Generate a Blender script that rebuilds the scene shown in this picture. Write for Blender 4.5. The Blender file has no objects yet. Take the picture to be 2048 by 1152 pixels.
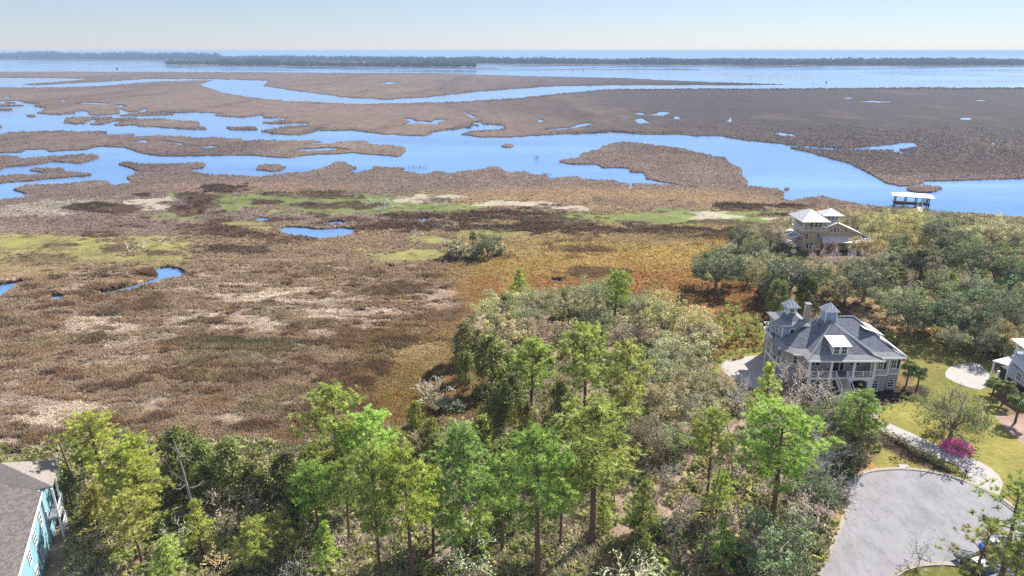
import bpy, math, random
import numpy as np
from mathutils import Vector, Matrix

# ------------------------------------------------------------------ camera, sky, sun, exposure
SC = bpy.context.scene
COL = SC.collection
CAM_H, FPX = 54.0, 1365.0
PITCH = math.radians(19.17)
cam_data = bpy.data.cameras.new("camera")
cam_data.sensor_width = 36.0
cam_data.lens = 36.0 * FPX / 2048.0
cam_data.clip_start = 1.0
cam_data.clip_end = 90000.0
cam = bpy.data.objects.new("camera", cam_data)
COL.objects.link(cam)
cam.location = (0, 0, CAM_H)
cam.rotation_euler = (math.pi / 2 - PITCH, 0, 0)
SC.camera = cam

SUN_AZ = math.radians(47.0)      # clockwise from the view direction (+Y) towards +X
SUN_EL = math.radians(41.0)
world = bpy.data.worlds.new("World")
SC.world = world
world.use_nodes = True
wn = world.node_tree.nodes
bg = wn["Background"]
sky = wn.new("ShaderNodeTexSky")
sky.sky_type = 'NISHITA'
sky.sun_disc = False
sky.sun_elevation = SUN_EL
sky.sun_rotation = SUN_AZ
sky.air_density = 1.0
sky.dust_density = 0.0
sky.ozone_density = 7.0
sky_mix = wn.new("ShaderNodeMix"); sky_mix.data_type = 'RGBA'      # flat pale blue mixed into the sky, evening the dome and dimming the horizon
sky_mix.inputs[0].default_value = 0.48
sky_mix.inputs[7].default_value = (4.3, 4.45, 5.7, 1.0)
world.node_tree.links.new(sky.outputs[0], sky_mix.inputs[6])
world.node_tree.links.new(sky_mix.outputs[2], bg.inputs[0])
bg.inputs[1].default_value = 0.078
sun_data = bpy.data.lights.new("sun", 'SUN')
sun_data.energy = 5.0
sun_data.angle = math.radians(0.5)
sun_data.color = (1.0, 0.955, 0.88)
sun = bpy.data.objects.new("sun", sun_data)
COL.objects.link(sun)
sun.location = (60, 60, 120)
sd_ = Vector((math.sin(SUN_AZ) * math.cos(SUN_EL), math.cos(SUN_AZ) * math.cos(SUN_EL), math.sin(SUN_EL)))
sun.rotation_euler = (-sd_).to_track_quat('-Z', 'Y').to_euler()
SC.view_settings.view_transform = 'Standard'
SC.view_settings.look = 'None'
SC.view_settings.gamma = 1.0
SC.view_settings.use_curve_mapping = False
SC.view_settings.exposure = 0.8
SC.render.engine = 'CYCLES'
SC.cycles.max_bounces = 6
SC.cycles.diffuse_bounces = 3
SC.cycles.transparent_max_bounces = 4
SC.cycles.volume_bounces = 0
SC.cycles.use_denoising = False

# ------------------------------------------------------------------ helpers
RNG = np.random.default_rng(7)
CP, SP = math.cos(PITCH), math.sin(PITCH)
EARTH_R2 = 2 * 7.4e6

def drop(x, y):
    return -(np.asarray(x) ** 2 + np.asarray(y) ** 2) / EARTH_R2

def at(px, py, z=0.0):
    """ground point (x, y) seen at a pixel of the 2048 x 1152 photograph, at height z"""
    x = (px - 1024.0) / FPX
    v = (576.0 - py) / FPX
    dz = -SP + v * CP
    t = (z - CAM_H) / dz
    return x * t, (CP + v * SP) * t

def pix(x, y, z=0.0):
    d = y * CP - (z - CAM_H) * SP
    v = y * SP + (z - CAM_H) * CP
    return 1024 + FPX * x / d, 576 - FPX * v / d

def depth(x, y, z=0.0):
    return y * CP - (z - CAM_H) * SP

def lin(r, g, b):
    c = np.array([r, g, b], float) / 255.0
    return np.where(c <= 0.04045, c / 12.92, ((c + 0.055) / 1.055) ** 2.4)

def _hash(ix, iy, seed):
    h = (ix * 374761393 + iy * 668265263 + seed * 1442695041) & 0xFFFFFFFF
    h = ((h ^ (h >> 13)) * 1274126177) & 0xFFFFFFFF
    return ((h ^ (h >> 16)) & 0xFFFFFF) / float(0xFFFFFF)

def vnoise(x, y, seed=0):
    x = np.asarray(x, float); y = np.asarray(y, float)
    ix = np.floor(x).astype(np.int64); iy = np.floor(y).astype(np.int64)
    fx = x - ix; fy = y - iy
    fx = fx * fx * (3 - 2 * fx); fy = fy * fy * (3 - 2 * fy)
    a = _hash(ix, iy, seed); b = _hash(ix + 1, iy, seed)
    c = _hash(ix, iy + 1, seed); d = _hash(ix + 1, iy + 1, seed)
    return (a + (b - a) * fx) * (1 - fy) + (c + (d - c) * fx) * fy

def fbm(x, y, seed=0, octv=4, gain=0.55):
    s = 0; a = 1; t = 0
    for i in range(octv):
        s = s + a * vnoise(x * 2 ** i + 17.3 * i, y * 2 ** i - 9.1 * i, seed + i); t += a; a *= gain
    return s / t * 2 - 1

def sstep(e0, e1, x):
    t = np.clip((x - e0) / (e1 - e0), 0, 1)
    return t * t * (3 - 2 * t)

def poly_inside(px, py, poly):
    n = len(poly); ins = np.zeros(px.shape, bool)
    for i in range(n):
        x1, y1 = poly[i]; x2, y2 = poly[(i + 1) % n]
        if y1 == y2: continue
        c = ((y1 > py) != (y2 > py)) & (px < (x2 - x1) * (py - y1) / (y2 - y1) + x1)
        ins ^= c
    return ins

def poly_dist(px, py, poly, cap=60.0):
    """distance in px to the outline, capped"""
    p = np.array(poly, float)
    d2 = np.full(px.shape, cap * cap)
    for i in range(len(p)):
        a = p[i]; b = p[(i + 1) % len(p)]
        m = ((px > min(a[0], b[0]) - cap) & (px < max(a[0], b[0]) + cap)
             & (py > min(a[1], b[1]) - cap) & (py < max(a[1], b[1]) + cap))
        if not m.any(): continue
        x = px[m]; y = py[m]
        ab = b - a; L = max(ab @ ab, 1e-9)
        t = np.clip(((x - a[0]) * ab[0] + (y - a[1]) * ab[1]) / L, 0, 1)
        q = (x - a[0] - t * ab[0]) ** 2 + (y - a[1] - t * ab[1]) ** 2
        d2[m] = np.minimum(d2[m], q)
    return np.sqrt(d2)

def poly_sd(px, py, poly, cap=60.0):
    d = poly_dist(px, py, poly, cap)
    return np.where(poly_inside(px, py, poly), d, -d)

def mesh_np(name, verts, faces, smooth=False, attrs=None):
    """verts (n,3), faces list/array (m,3) or (m,4)"""
    me = bpy.data.meshes.new(name)
    verts = np.asarray(verts, np.float32); faces = np.asarray(faces, np.int32)
    k = faces.shape[1]
    me.vertices.add(len(verts)); me.vertices.foreach_set("co", verts.ravel())
    me.loops.add(faces.size); me.loops.foreach_set("vertex_index", faces.ravel())
    me.polygons.add(len(faces))
    me.polygons.foreach_set("loop_start", np.arange(0, faces.size, k, dtype=np.int32))
    if smooth: me.polygons.foreach_set("use_smooth", np.ones(len(faces), bool))
    me.update(calc_edges=True)
    for nm, (ty, dat) in (attrs or {}).items():
        a = me.attributes.new(nm, ty, 'POINT')
        a.data.foreach_set("color" if ty == 'FLOAT_COLOR' else ("vector" if ty == 'FLOAT_VECTOR' else "value"),
                           np.asarray(dat, np.int32 if ty == 'INT' else np.float32).ravel())
    return me

def link(name, data, mat=None, parent=None, loc=None):
    o = bpy.data.objects.new(name, data)
    COL.objects.link(o)
    if mat is not None and data is not None:
        if not data.materials: data.materials.append(mat)
    if parent is not None: o.parent = parent
    if loc is not None: o.location = loc
    return o

def tag(o, label=None, cat=None, group=None, kind=None):
    if label: o["label"] = label
    if cat: o["category"] = cat
    if group: o["group"] = group
    if kind: o["kind"] = kind
    return o

def thing(name, label, cat, loc=(0, 0, 0), rz=0.0, group=None):
    o = bpy.data.objects.new(name, None)
    o.empty_display_size = 0.5
    COL.objects.link(o)
    o.location = loc; o.rotation_euler = (0, 0, rz)
    return tag(o, label, cat, group)

class MB:
    """collects boxes, prisms, bars and tubes into one mesh"""
    def __init__(s): s.v = []; s.f = []
    def add(s, vs, fs):
        n = len(s.v); s.v += [tuple(p) for p in vs]; s.f += [tuple(i + n for i in f) for f in fs]; return s
    def box(s, x0, x1, y0, y1, z0, z1):
        return s.add([(x0, y0, z0), (x1, y0, z0), (x1, y1, z0), (x0, y1, z0), (x0, y0, z1), (x1, y0, z1), (x1, y1, z1), (x0, y1, z1)],
                     [(0, 3, 2, 1), (4, 5, 6, 7), (0, 1, 5, 4), (1, 2, 6, 5), (2, 3, 7, 6), (3, 0, 4, 7)])
    def prism(s, outline, z0, z1):
        n = len(outline)
        a = [(x, y, z0) for x, y in outline] + [(x, y, z1) for x, y in outline]
        return s.add(a, [tuple(range(n - 1, -1, -1)), tuple(range(n, 2 * n))] + [(i, (i + 1) % n, n + (i + 1) % n, n + i) for i in range(n)])
    def bar(s, p, q, w, h=None, up=(0, 0, 1)):
        p = Vector(p); q = Vector(q); h = h or w
        d = (q - p).normalized(); u = Vector(up)
        if abs(d.dot(u)) > 0.98: u = Vector((0, 1, 0))
        r = d.cross(u).normalized(); u = r.cross(d)
        vs = [e + r * (a * w / 2) + u * (b * h / 2) for e in (p, q) for a, b in ((-1, -1), (1, -1), (1, 1), (-1, 1))]
        return s.add(vs, [(0, 1, 2, 3), (7, 6, 5, 4), (0, 4, 5, 1), (1, 5, 6, 2), (2, 6, 7, 3), (3, 7, 4, 0)])
    def tube(s, pts, radii, n=6):
        pts = [Vector(p) for p in pts]; base = len(s.v)
        for i, p in enumerate(pts):
            d = (pts[min(i + 1, len(pts) - 1)] - pts[max(i - 1, 0)]).normalized()
            u = Vector((0, 0, 1)) if abs(d.z) < 0.9 else Vector((1, 0, 0))
            a = d.cross(u).normalized(); b = d.cross(a)
            for k in range(n):
                t = 2 * math.pi * k / n
                s.v.append(tuple(p + (a * math.cos(t) + b * math.sin(t)) * radii[i]))
        for i in range(len(pts) - 1):
            for k in range(n):
                s.f.append((base + i * n + k, base + i * n + (k + 1) % n, base + (i + 1) * n + (k + 1) % n, base + (i + 1) * n + k))
        s.f.append(tuple(base + (len(pts) - 1) * n + k for k in range(n)))
        return s
    def slab(s, pts, t):
        """a planar polygon (3D corners) given thickness t downwards"""
        n = len(pts)
        a = [tuple(p) for p in pts] + [(p[0], p[1], p[2] - t) for p in pts]
        return s.add(a, [tuple(range(n)), tuple(range(2 * n - 1, n - 1, -1))] + [((i + 1) % n, i, n + i, n + (i + 1) % n) for i in range(n)])
    def mesh(s, name):
        me = bpy.data.meshes.new(name); me.from_pydata(s.v, [], s.f); me.update(); return me
    def build(s, name, mat, parent=None, loc=None):
        return link(name, s.mesh(name), mat, parent, loc)

# ------------------------------------------------------------------ materials
def new_mat(name):
    m = bpy.data.materials.new(name); m.use_nodes = True
    nt = m.node_tree
    for n in list(nt.nodes):
        if n.type not in ('OUTPUT_MATERIAL', 'BSDF_PRINCIPLED'): nt.nodes.remove(n)
    return m, nt, nt.nodes["Principled BSDF"]

def N(nt, t, **kw):
    n = nt.nodes.new(t)
    for k, v in kw.items(): setattr(n, k, v)
    return n

def mix_rgb(nt, blend, fac, a, b):
    n = nt.nodes.new("ShaderNodeMix"); n.data_type = 'RGBA'; n.blend_type = blend
    for sock, v in ((n.inputs[0], fac), (n.inputs[6], a), (n.inputs[7], b)):
        if hasattr(v, "is_output"): nt.links.new(v, sock)
        else: sock.default_value = v if sock.type == 'VALUE' else (*v, 1.0)
    return n.outputs[2]

def obj_noise(nt, scale, detail=4, rough=0.6, vec=(1, 1, 1), coord='Object'):
    tc = N(nt, "ShaderNodeTexCoord"); mp = N(nt, "ShaderNodeMapping"); mp.inputs[3].default_value = vec
    nt.links.new(tc.outputs[coord], mp.inputs[0])
    n = N(nt, "ShaderNodeTexNoise"); n.inputs["Scale"].default_value = scale
    n.inputs["Detail"].default_value = detail; n.inputs["Roughness"].default_value = rough
    nt.links.new(mp.outputs[0], n.inputs["Vector"])
    return n.outputs["Fac"], mp

def ramp(nt, fac, stops):
    r = N(nt, "ShaderNodeValToRGB")
    e = r.color_ramp.elements
    while len(e) > len(stops): e.remove(e[-1])
    while len(e) < len(stops): e.new(0.5)
    for el, (p, c) in zip(e, stops):
        el.position = p; el.color = (*c, 1) if len(c) == 3 else c
    nt.links.new(fac, r.inputs[0])
    return r.outputs[0]

def bump(nt, bs, h, strength, dist):
    b = N(nt, "ShaderNodeBump"); b.inputs["Strength"].default_value = strength; b.inputs["Distance"].default_value = dist
    nt.links.new(h, b.inputs["Height"]); nt.links.new(b.outputs[0], bs.inputs["Normal"])

def simple_mat(name, col, rough=0.6, var=0.12, scale=3.0, vec=(1, 1, 1), metal=0.0, bmp=0.0, spec=0.4):
    m, nt, bs = new_mat(name)
    f, _ = obj_noise(nt, scale, 5, 0.65, vec)
    c = np.array(col)
    o = ramp(nt, f, [(0.25, tuple(c * (1 - var))), (0.5, tuple(c)), (0.75, tuple(np.minimum(c * (1 + var), 0.95)))])
    nt.links.new(o, bs.inputs["Base Color"])
    bs.inputs["Roughness"].default_value = rough; bs.inputs["Metallic"].default_value = metal
    bs.inputs["Specular IOR Level"].default_value = spec
    if bmp: bump(nt, bs, f, 0.6, bmp)
    return m
# ------------------------------------------------------------------ terrain outlines (traced on the ground plane)
SHORE = [(-420, 470), (-200, 425), (0, 399), (50, 393), (51, 388), (25, 377), (52, 369), (125, 368), (187, 360), (217, 362), (225, 368), (258, 367), (262, 361), (250, 357),
    (252, 352), (269, 348), (275, 339), (237, 327), (250, 323), (292, 326), (354, 327), (406, 323), (411, 327), (406, 334), (375, 338), (406, 347), (448, 349), (469, 351),
    (508, 350), (519, 352), (556, 347), (608, 342), (642, 337), (650, 332), (671, 323), (692, 324), (712, 335), (700, 339), (680, 343), (717, 345), (744, 338), (748, 332), (775, 333),
    (815, 335), (801, 341), (826, 343), (853, 348), (867, 342), (884, 343), (897, 347), (913, 344), (959, 339), (980, 334), (995, 334), (1015, 343), (1047, 342), (1067, 348),
    (1092, 349), (1099, 355), (1122, 354), (1155, 353), (1176, 357), (1229, 360), (1235, 364), (1258, 367), (1260, 376), (1263, 376), (1264, 366), (1285, 366), (1337, 368),
    (1358, 370), (1395, 374), (1335, 364), (1293, 357), (1287, 345), (1260, 342), (1258, 334), (1233, 334), (1206, 336), (1191, 328), (1160, 327), (1134, 327), (1116, 323),
    (1122, 319), (1155, 316), (1167, 305), (1200, 296), (1204, 291), (1233, 284), (1260, 282), (1306, 288), (1368, 297), (1422, 309), (1427, 313), (1450, 316), (1461, 325),
    (1483, 334), (1486, 344), (1485, 350), (1496, 361), (1497, 371), (1518, 374), (1556, 376), (1571, 387), (1566, 401), (1584, 402), (1617, 395), (1643, 392), (1679, 400),
    (1727, 408), (1779, 413), (1817, 417), (1851, 420), (1941, 426), (2013, 431), (2048, 434), (2200, 446), (2500, 480), (2900, 3000), (-900, 3000)]
FAR = [(-500, 181), (0, 174.5), (121, 174), (208, 171), (302, 163), (399, 159.5), (427, 160), (403, 167), (402, 170), (417, 175), (451, 186), (514, 196), (573, 201), (700, 206.5), (735, 207), (839, 205),
    (943, 202), (1030, 196), (1117, 187), (1221, 177.5), (1400, 176.5), (1560, 176.5), (1880, 174), (1900, 175), (2048, 174.5), (2600, 176), (2600, 330), (2048, 355), (1965, 358),
    (1893, 360), (1851, 361), (1848, 366), (1822, 371), (1798, 371), (1774, 365), (1741, 348), (1703, 328), (1655, 313), (1603, 301), (1579, 294), (1600, 291.5), (1631, 295.5), (1679, 298.5),
    (1727, 298.5), (1786, 298), (1791, 303), (1823, 305.5), (1798, 301), (1798, 296), (1838, 291), (1829, 284), (1801, 284), (1774, 289), (1715, 295), (1684, 296), (1631, 293), (1577, 289),
    (1560, 286), (1485, 279), (1450, 274), (1445, 271), (1418, 271), (1306, 268), (1237, 265), (1222, 263), (1200, 265), (1092, 270), (1009, 273), (953, 273), (922, 268), (938, 262),
    (961, 260), (1009, 257), (1007, 249), (965, 248), (964, 243), (947, 243), (947, 246), (961, 249), (959, 252), (945, 251), (942, 255), (867, 263), (851, 271), (834, 271), (780, 269),
    (712, 260), (642, 260), (640, 258), (623, 265), (600, 269), (550, 268), (523, 262), (560, 254), (615, 249), (612, 245), (546, 247), (525, 245), (567, 239), (573, 235), (546, 236), (527, 235),
    (525, 230), (479, 234), (429, 230), (446, 227), (400, 224.5), (354, 224.5), (321, 224), (348, 227.5), (346, 230), (312, 229.5), (275, 232), (237, 230.5), (292, 222), (292, 217), (282, 219.5),
    (275, 223), (250, 222), (243, 217), (230, 217.5), (241, 222), (240, 226), (200, 230), (175, 229), (180, 227), (172, 222), (152, 221), (150, 226), (115, 229), (71, 226), (88, 219), (90, 216),
    (65, 211), (75, 206.5), (48, 206), (46, 203), (30, 200), (0, 202.5), (-500, 215)]
NORTH = [(-500, 143), (0, 143), (139, 142.5), (451, 144), (700, 145), (873, 146), (1030, 151), (1255, 155.5), (1348, 160.5), (1521, 167), (1584, 168.7), (1480, 170), (1400, 169.7), (1221, 169.7), (1110, 172),
    (1030, 177), (943, 184), (839, 194.5), (776, 198), (700, 194.5), (590, 181), (526, 171), (538, 160.5), (417, 158), (295, 157), (208, 163), (69, 169.7), (43, 168), (132, 161.5), (174, 157), (132, 155.7),
    (0, 155), (-500, 156)]
def ell(cx, cy, rx, ry, n=12):
    return [(cx + rx * math.cos(2 * math.pi * k / n) * (1 + 0.12 * math.sin(k * 2.3 + cx)), cy + ry * math.sin(2 * math.pi * k / n)) for k in range(n)]
ISLES = [
    [(127, 245), (130, 236), (145, 233.5), (225, 233), (226, 236), (195, 239), (183, 239), (174, 243), (170, 247), (150, 248)],
    [(179, 248), (187, 243), (196, 239.5), (233, 235), (271, 233), (272, 238), (244, 241), (225, 241.5), (208, 248), (194, 250)],
    [(228, 248), (246, 241.5), (279, 236.5), (325, 237), (365, 241), (398, 243), (399, 248), (396, 250.5), (415, 256.5), (412, 259.5), (375, 258), (344, 256), (279, 252.5), (273, 250), (233, 250.5)],
    ell(62, 231, 11, 2.6), ell(5, 218, 22, 2.6), ell(8, 210, 36, 2), ell(18, 204.5, 13, 1.6),
    [(-300, 284), (0, 267.5), (42, 264), (120, 261.5), (205, 263.5), (214, 265), (192, 269), (258, 265.5), (270, 268), (258, 271), (275, 272), (313, 268.5), (400, 274), (480, 276), (487, 280), (560, 279), (625, 279.5),
     (644, 282), (608, 287), (660, 287), (677, 281.5), (735, 281.5), (742, 288), (806, 292), (813, 302), (796, 312), (771, 310), (702, 305.5), (646, 306.5), (608, 310), (579, 315), (546, 313), (483, 310), (400, 311),
     (325, 312), (271, 302.5), (250, 294), (210, 292), (196, 292), (175, 298), (100, 303.5), (92, 298), (54, 298), (42, 302.5), (0, 304.5), (-300, 314)],
    [(-300, 330), (0, 312), (12, 310), (37, 312), (46, 316), (62, 314), (125, 312), (162, 308), (196, 310), (197, 315), (160, 326), (117, 323), (104, 322), (83, 326), (8, 334), (0, 339), (-300, 372)],
    [(-300, 382), (0, 349.5), (42, 348.5), (90, 346), (57, 340), (69, 334), (125, 336), (133, 342), (177, 345), (184, 349), (167, 352.5), (100, 357), (21, 363), (0, 366), (-300, 402)],
    ell(543, 334, 31, 7), ell(483, 256, 32, 4), ell(1014, 290.6, 12.5, 4), ell(1849, 376, 33, 7.5), ell(1573, 377, 5, 2), ell(-2, 252, 6, 2), ell(640, 366, 5, 1.5)]
HOLES = [
    [(270, 283), (283, 279), (297, 280), (290, 284)], [(321, 281), (345, 282), (369, 286), (360, 288), (340, 284)], [(379, 290), (400, 292), (438, 291), (420, 294), (395, 293)],
    [(592, 298.5), (640, 295), (680, 296), (702, 298), (650, 298.5), (620, 302)],
    [(805, 247), (822, 243), (811, 237), (822, 236), (834, 242), (863, 243), (870, 239), (895, 238), (878, 243), (876, 248), (842, 247)],
    [(928, 224), (940, 227), (952, 235), (944, 235), (938, 230)], [(1074, 241), (1079, 238), (1087, 238), (1086, 242), (1078, 244)],
    [(1088, 257), (1134, 254.5), (1172, 245), (1190, 246), (1165, 251), (1145, 256.7), (1092, 258.5)], [(1267, 240), (1283, 234), (1293, 240), (1306, 245), (1279, 246)],
    [(1302, 229), (1324, 222), (1341, 224), (1327, 229.6)], [(1347, 237), (1352, 230.5), (1359, 232), (1359, 237)], [(1455, 240), (1461, 235), (1465, 237), (1460, 245)], [(1267, 226), (1280, 224), (1290, 227), (1283, 229)],
    [(1545, 265), (1560, 264), (1585, 267), (1592, 271), (1560, 270)], [(1921, 236), (1940, 235), (1947, 237.5), (1925, 238.5)], [(1982, 288), (1988, 282), (1991, 287)],
    [(151, 206.5), (180, 204.5), (215, 206), (212, 208), (180, 206.5)], [(222, 211), (240, 209.5), (255, 210.5), (240, 212)], [(4, 194), (14, 191.5), (22, 193), (12, 195)], [(120, 201), (127, 199.5), (134, 201), (126, 202)],
    [(756, 166), (775, 164), (795, 164.5), (780, 167)], [(1712, 202), (1750, 201), (1802, 202.5), (1760, 204)], [(1690, 195), (1700, 194), (1706, 195), (1698, 196)], [(1950, 200), (1965, 199), (1972, 200.5), (1958, 201.5)],
    # ponds on the near land
    [(557, 458), (575, 452), (608, 452), (640, 455), (690, 455), (711, 458), (700, 466), (680, 470), (660, 474), (628, 477), (590, 470), (566, 465)],
    [(620, 449), (660, 441), (685, 439), (690, 446), (665, 449), (640, 450)], [(505, 435), (520, 433), (537, 435), (535, 440), (515, 440)], [(833, 440), (850, 434), (860, 437), (850, 441)],
    [(300, 541), (320, 533), (338, 531), (360, 536), (377, 546), (360, 554), (330, 560), (300, 570), (250, 584), (204, 589), (196, 583), (230, 578), (270, 568), (305, 558), (318, 550)],
    [(186, 551), (200, 546), (212, 548), (200, 554)], [(215, 549), (230, 545), (228, 551)], [(-200, 590), (0, 568), (30, 562), (48, 563), (30, 572), (15, 585), (0, 592), (-200, 640)],
    [(100, 593), (115, 590), (135, 591), (120, 598), (105, 598)], [(1096, 560), (1110, 555), (1128, 558), (1125, 566), (1105, 566)], [(768, 529), (790, 530), (800, 535), (780, 537)]]
LAND = [SHORE, FAR, NORTH] + ISLES

# zones of ground cover (pixel outlines on the ground plane)
FOREST = [(-60, 905), (60, 915), (120, 900), (160, 868), (300, 875), (420, 885), (520, 882), (600, 898), (700, 872), (790, 862), (830, 850), (900, 850), (985, 830), (1000, 775), (950, 720), (925, 680), (930, 640),
          (985, 590), (1100, 580), (1250, 585), (1380, 630), (1430, 690), (1425, 760), (1560, 805), (1670, 800), (1745, 850), (1762, 895), (1700, 945), (1685, 1000), (1680, 1060), (1630, 1152), (1600, 1300), (-100, 1300)]
THICKET = [(1385, 520), (1440, 500), (1500, 455), (1570, 440), (1700, 425), (1800, 418), (1960, 432), (2100, 445), (2300, 470), (2300, 760), (2080, 730), (1960, 690), (1850, 650), (1760, 600), (1660, 580), (1500, 565), (1400, 560)]
LAWN = [(1800, 700), (1850, 672), (1950, 690), (1985, 720), (2000, 760), (1990, 790), (2048, 880), (2150, 960), (2200, 1060), (2048, 1040), (2000, 985), (1935, 975), (1850, 950), (1770, 945), (1745, 925), (1770, 890), (1745, 835), (1770, 800), (1810, 790), (1830, 760)]
SIDE_LAWN = [(1425, 740), (1430, 715), (1460, 700), (1540, 692), (1545, 715), (1480, 715), (1452, 722), (1442, 735), (1450, 755)]
VERGE = [(1610, 1200), (1650, 1090), (1680, 1020), (1690, 965), (1730, 935), (1745, 925), (1770, 935), (1700, 970), (1700, 1030), (1660, 1152)]
BOTTOM_LAWN = [(1770, 1165), (1800, 1138), (1870, 1128), (1960, 1150), (2000, 1300), (1700, 1300)]
MULCH = [(1715, 800), (1725, 780), (1850, 770), (1862, 782), (1850, 800), (1800, 805), (1770, 812), (1745, 800)]
BED = [(1742, 850), (1800, 884), (1860, 915), (1910, 945), (1895, 950), (1850, 935), (1800, 915), (1760, 890)]
LITTER = [(1990, 830), (2048, 830), (2150, 870), (2150, 930), (2048, 890), (2010, 855)]

def land_sd(px, py):
    sd = np.full(px.shape, -60.0)
    for p in LAND:
        q = np.array(p); m = ((px > q[:, 0].min() - 60) & (px < q[:, 0].max() + 60) & (py > q[:, 1].min() - 60) & (py < q[:, 1].max() + 60))
        if m.any(): sd[m] = np.maximum(sd[m], poly_sd(px[m], py[m], p))
    for p in HOLES:
        q = np.array(p); m = ((px > q[:, 0].min() - 20) & (px < q[:, 0].max() + 20) & (py > q[:, 1].min() - 20) & (py < q[:, 1].max() + 20))
        if m.any(): sd[m] = np.minimum(sd[m], -poly_sd(px[m], py[m], p))
    return sd

def cover(px, py, x, y):
    """albedo of the ground cover at ground points; also a code: 0 marsh, 1 forest, 2 lawn, 3 thicket, 4 bare, 5 low mat"""
    n = px.shape
    def nz(s, seed, sy=None, o=4): return fbm(x / s, y / (sy or s), seed, o)
    C = np.zeros(n + (3,))
    d = np.hypot(x, y)
    def put(mask, col):
        m = np.clip(mask, 0, 1)[..., None]
        C[...] = C * (1 - m) + np.asarray(col) * m
    code = np.zeros(n, int)
    big = nz(120, 3, 60); mid = nz(22, 11, 30); fine = nz(5, 23, 6)
    C[...] = lin(158, 138, 124)
    # far marsh: mauve, darker and more violet to the right
    put(sstep(-0.2, 0.5, nz(260, 41, 420)) * 0.8, lin(142, 124, 116))
    put(sstep(800, 1400, px) * sstep(350, 200, py) * 0.85, lin(112, 102, 108))
    put(sstep(1300, 1700, px) * sstep(215, 240, py) * sstep(420, 300, py) * 0.55, lin(112, 100, 102))
    put(sstep(0.05, 0.5, nz(60, 47, 400)) * sstep(420, 300, py) * 0.5, lin(120, 102, 94))
    put(sstep(0.25, 0.6, nz(90, 53, 260)) * sstep(420, 300, py) * 0.5, lin(172, 154, 130))
    # near bank
    put(sstep(340, 365, py) * sstep(470, 420, py) * 0.8, lin(160, 138, 124))
    put(np.clip(1 - ((px - 1180) / 420) ** 2 - ((py - 398) / 26) ** 2, 0, 1) ** 0.5 * sstep(-0.5, 0.3, mid + 0.3), lin(196, 164, 118))
    put(np.clip(1 - ((px - 520) / 260) ** 2 - ((py - 377) / 14) ** 2, 0, 1) ** 0.5 * 0.7, lin(186, 150, 122))
    # the low mat of green behind the bank
    e = mid * 9 + fine * 5
    wob = 0.95 * nz(18, 101, 11) + 0.85 * nz(6, 103, 4.5) + 0.4 * nz(2.2, 105, 2.0, 3)
    def patch(cx, cy, rx, ry, col, k=1.0, soft=0.35, cd=None, rot=0.0):
        dx = px - cx; dy = py - cy + rot * (px - cx)
        m = sstep(1.0 + soft * 0.5, 1.0 - soft * 0.5, np.sqrt((dx / rx) ** 2 + (dy / ry) ** 2) + wob) * k
        put(m, col)
        if cd is not None: code[m > 0.5] = cd
    G, G2, DK, RU, PS = lin(126, 146, 80), lin(148, 156, 96), lin(84, 68, 54), lin(106, 78, 60), lin(206, 196, 176)
    BR, BR2, TN, GO, OR = lin(160, 138, 110), lin(132, 108, 80), lin(196, 172, 138), lin(182, 156, 84), lin(170, 124, 74)
    put(sstep(425, 470, py + wob * 12) * sstep(1250, 900, px - py * 0.3), BR)
    put(sstep(405, 440, py + wob * 9) * sstep(850, 1000, px), lin(164, 142, 96))
    for a in [(640, 398, 280, 13), (900, 412, 90, 14), (1310, 437, 260, 14), (1560, 445, 110, 16), (1480, 432, 90, 12), (320, 432, 55, 9), (385, 445, 34, 7), (700, 416, 160, 13), (480, 405, 80, 12)]:
        patch(*a, G, 0.85, cd=5)
    for a in [(290, 412, 60, 12), (305, 402, 50, 9), (110, 412, 70, 12), (60, 425, 70, 10), (40, 455, 50, 10), (180, 408, 60, 8), (870, 398, 70, 8), (1010, 408, 70, 5), (1430, 432, 60, 7), (1130, 418, 60, 5), (1560, 436, 40, 6)]:
        patch(*a, PS, 0.85 if a[0] > 250 else 0.5, cd=4 if a[0] > 250 else None)
    for a in [(230, 418, 52, 8), (205, 414, 80, 8), (445, 378, 34, 8), (400, 403, 40, 16), (365, 418, 30, 11), (285, 391, 18, 4), (640, 390, 60, 7), (560, 388, 40, 4), (1010, 430, 130, 14), (960, 455, 150, 12), (1100, 452, 120, 15),
              (1190, 460, 60, 12), (1340, 462, 90, 11), (1390, 475, 80, 11), (1440, 443, 60, 5), (1480, 413, 56, 7), (1545, 430, 60, 4), (1390, 515, 50, 16), (1340, 510, 40, 8), (950, 440, 60, 6), (820, 430, 60, 7),
              (1260, 450, 40, 10), (690, 410, 60, 6), (530, 404, 30, 5), (620, 410, 40, 6), (1500, 460, 70, 7), (1580, 412, 60, 5), (880, 400, 40, 5)]:
        patch(*a, DK, 0.9, 0.3)
        patch(a[0] + 8, a[1] + 4, a[2] * 0.7, a[3] * 0.6, RU, 0.6)
    put(np.clip(1 - ((px - 200) / 300) ** 2 - ((py - 452) / 22) ** 2, 0, 1) ** 0.5, lin(152, 128, 116))
    for a in [(440, 448, 40, 12), (380, 452, 55, 8), (470, 465, 60, 9), (690, 440, 70, 5), (560, 440, 60, 5), (200, 470, 50, 5), (560, 480, 60, 12), (510, 475, 40, 10), (640, 447, 30, 4), (800, 450, 60, 8)]:
        patch(*a, RU, 0.75)
    for a in [(170, 505, 190, 26), (90, 480, 80, 14), (300, 520, 120, 14), (60, 540, 120, 20), (240, 560, 90, 9), (330, 500, 60, 10), (130, 545, 60, 12)]:
        patch(*a, lin(158, 156, 92), 0.85, cd=5)
    for a in [(85, 515, 50, 15), (240, 498, 40, 9), (320, 505, 50, 7), (130, 490, 30, 4), (450, 500, 90, 7)]:
        patch(*a, DK, 0.85)
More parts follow.
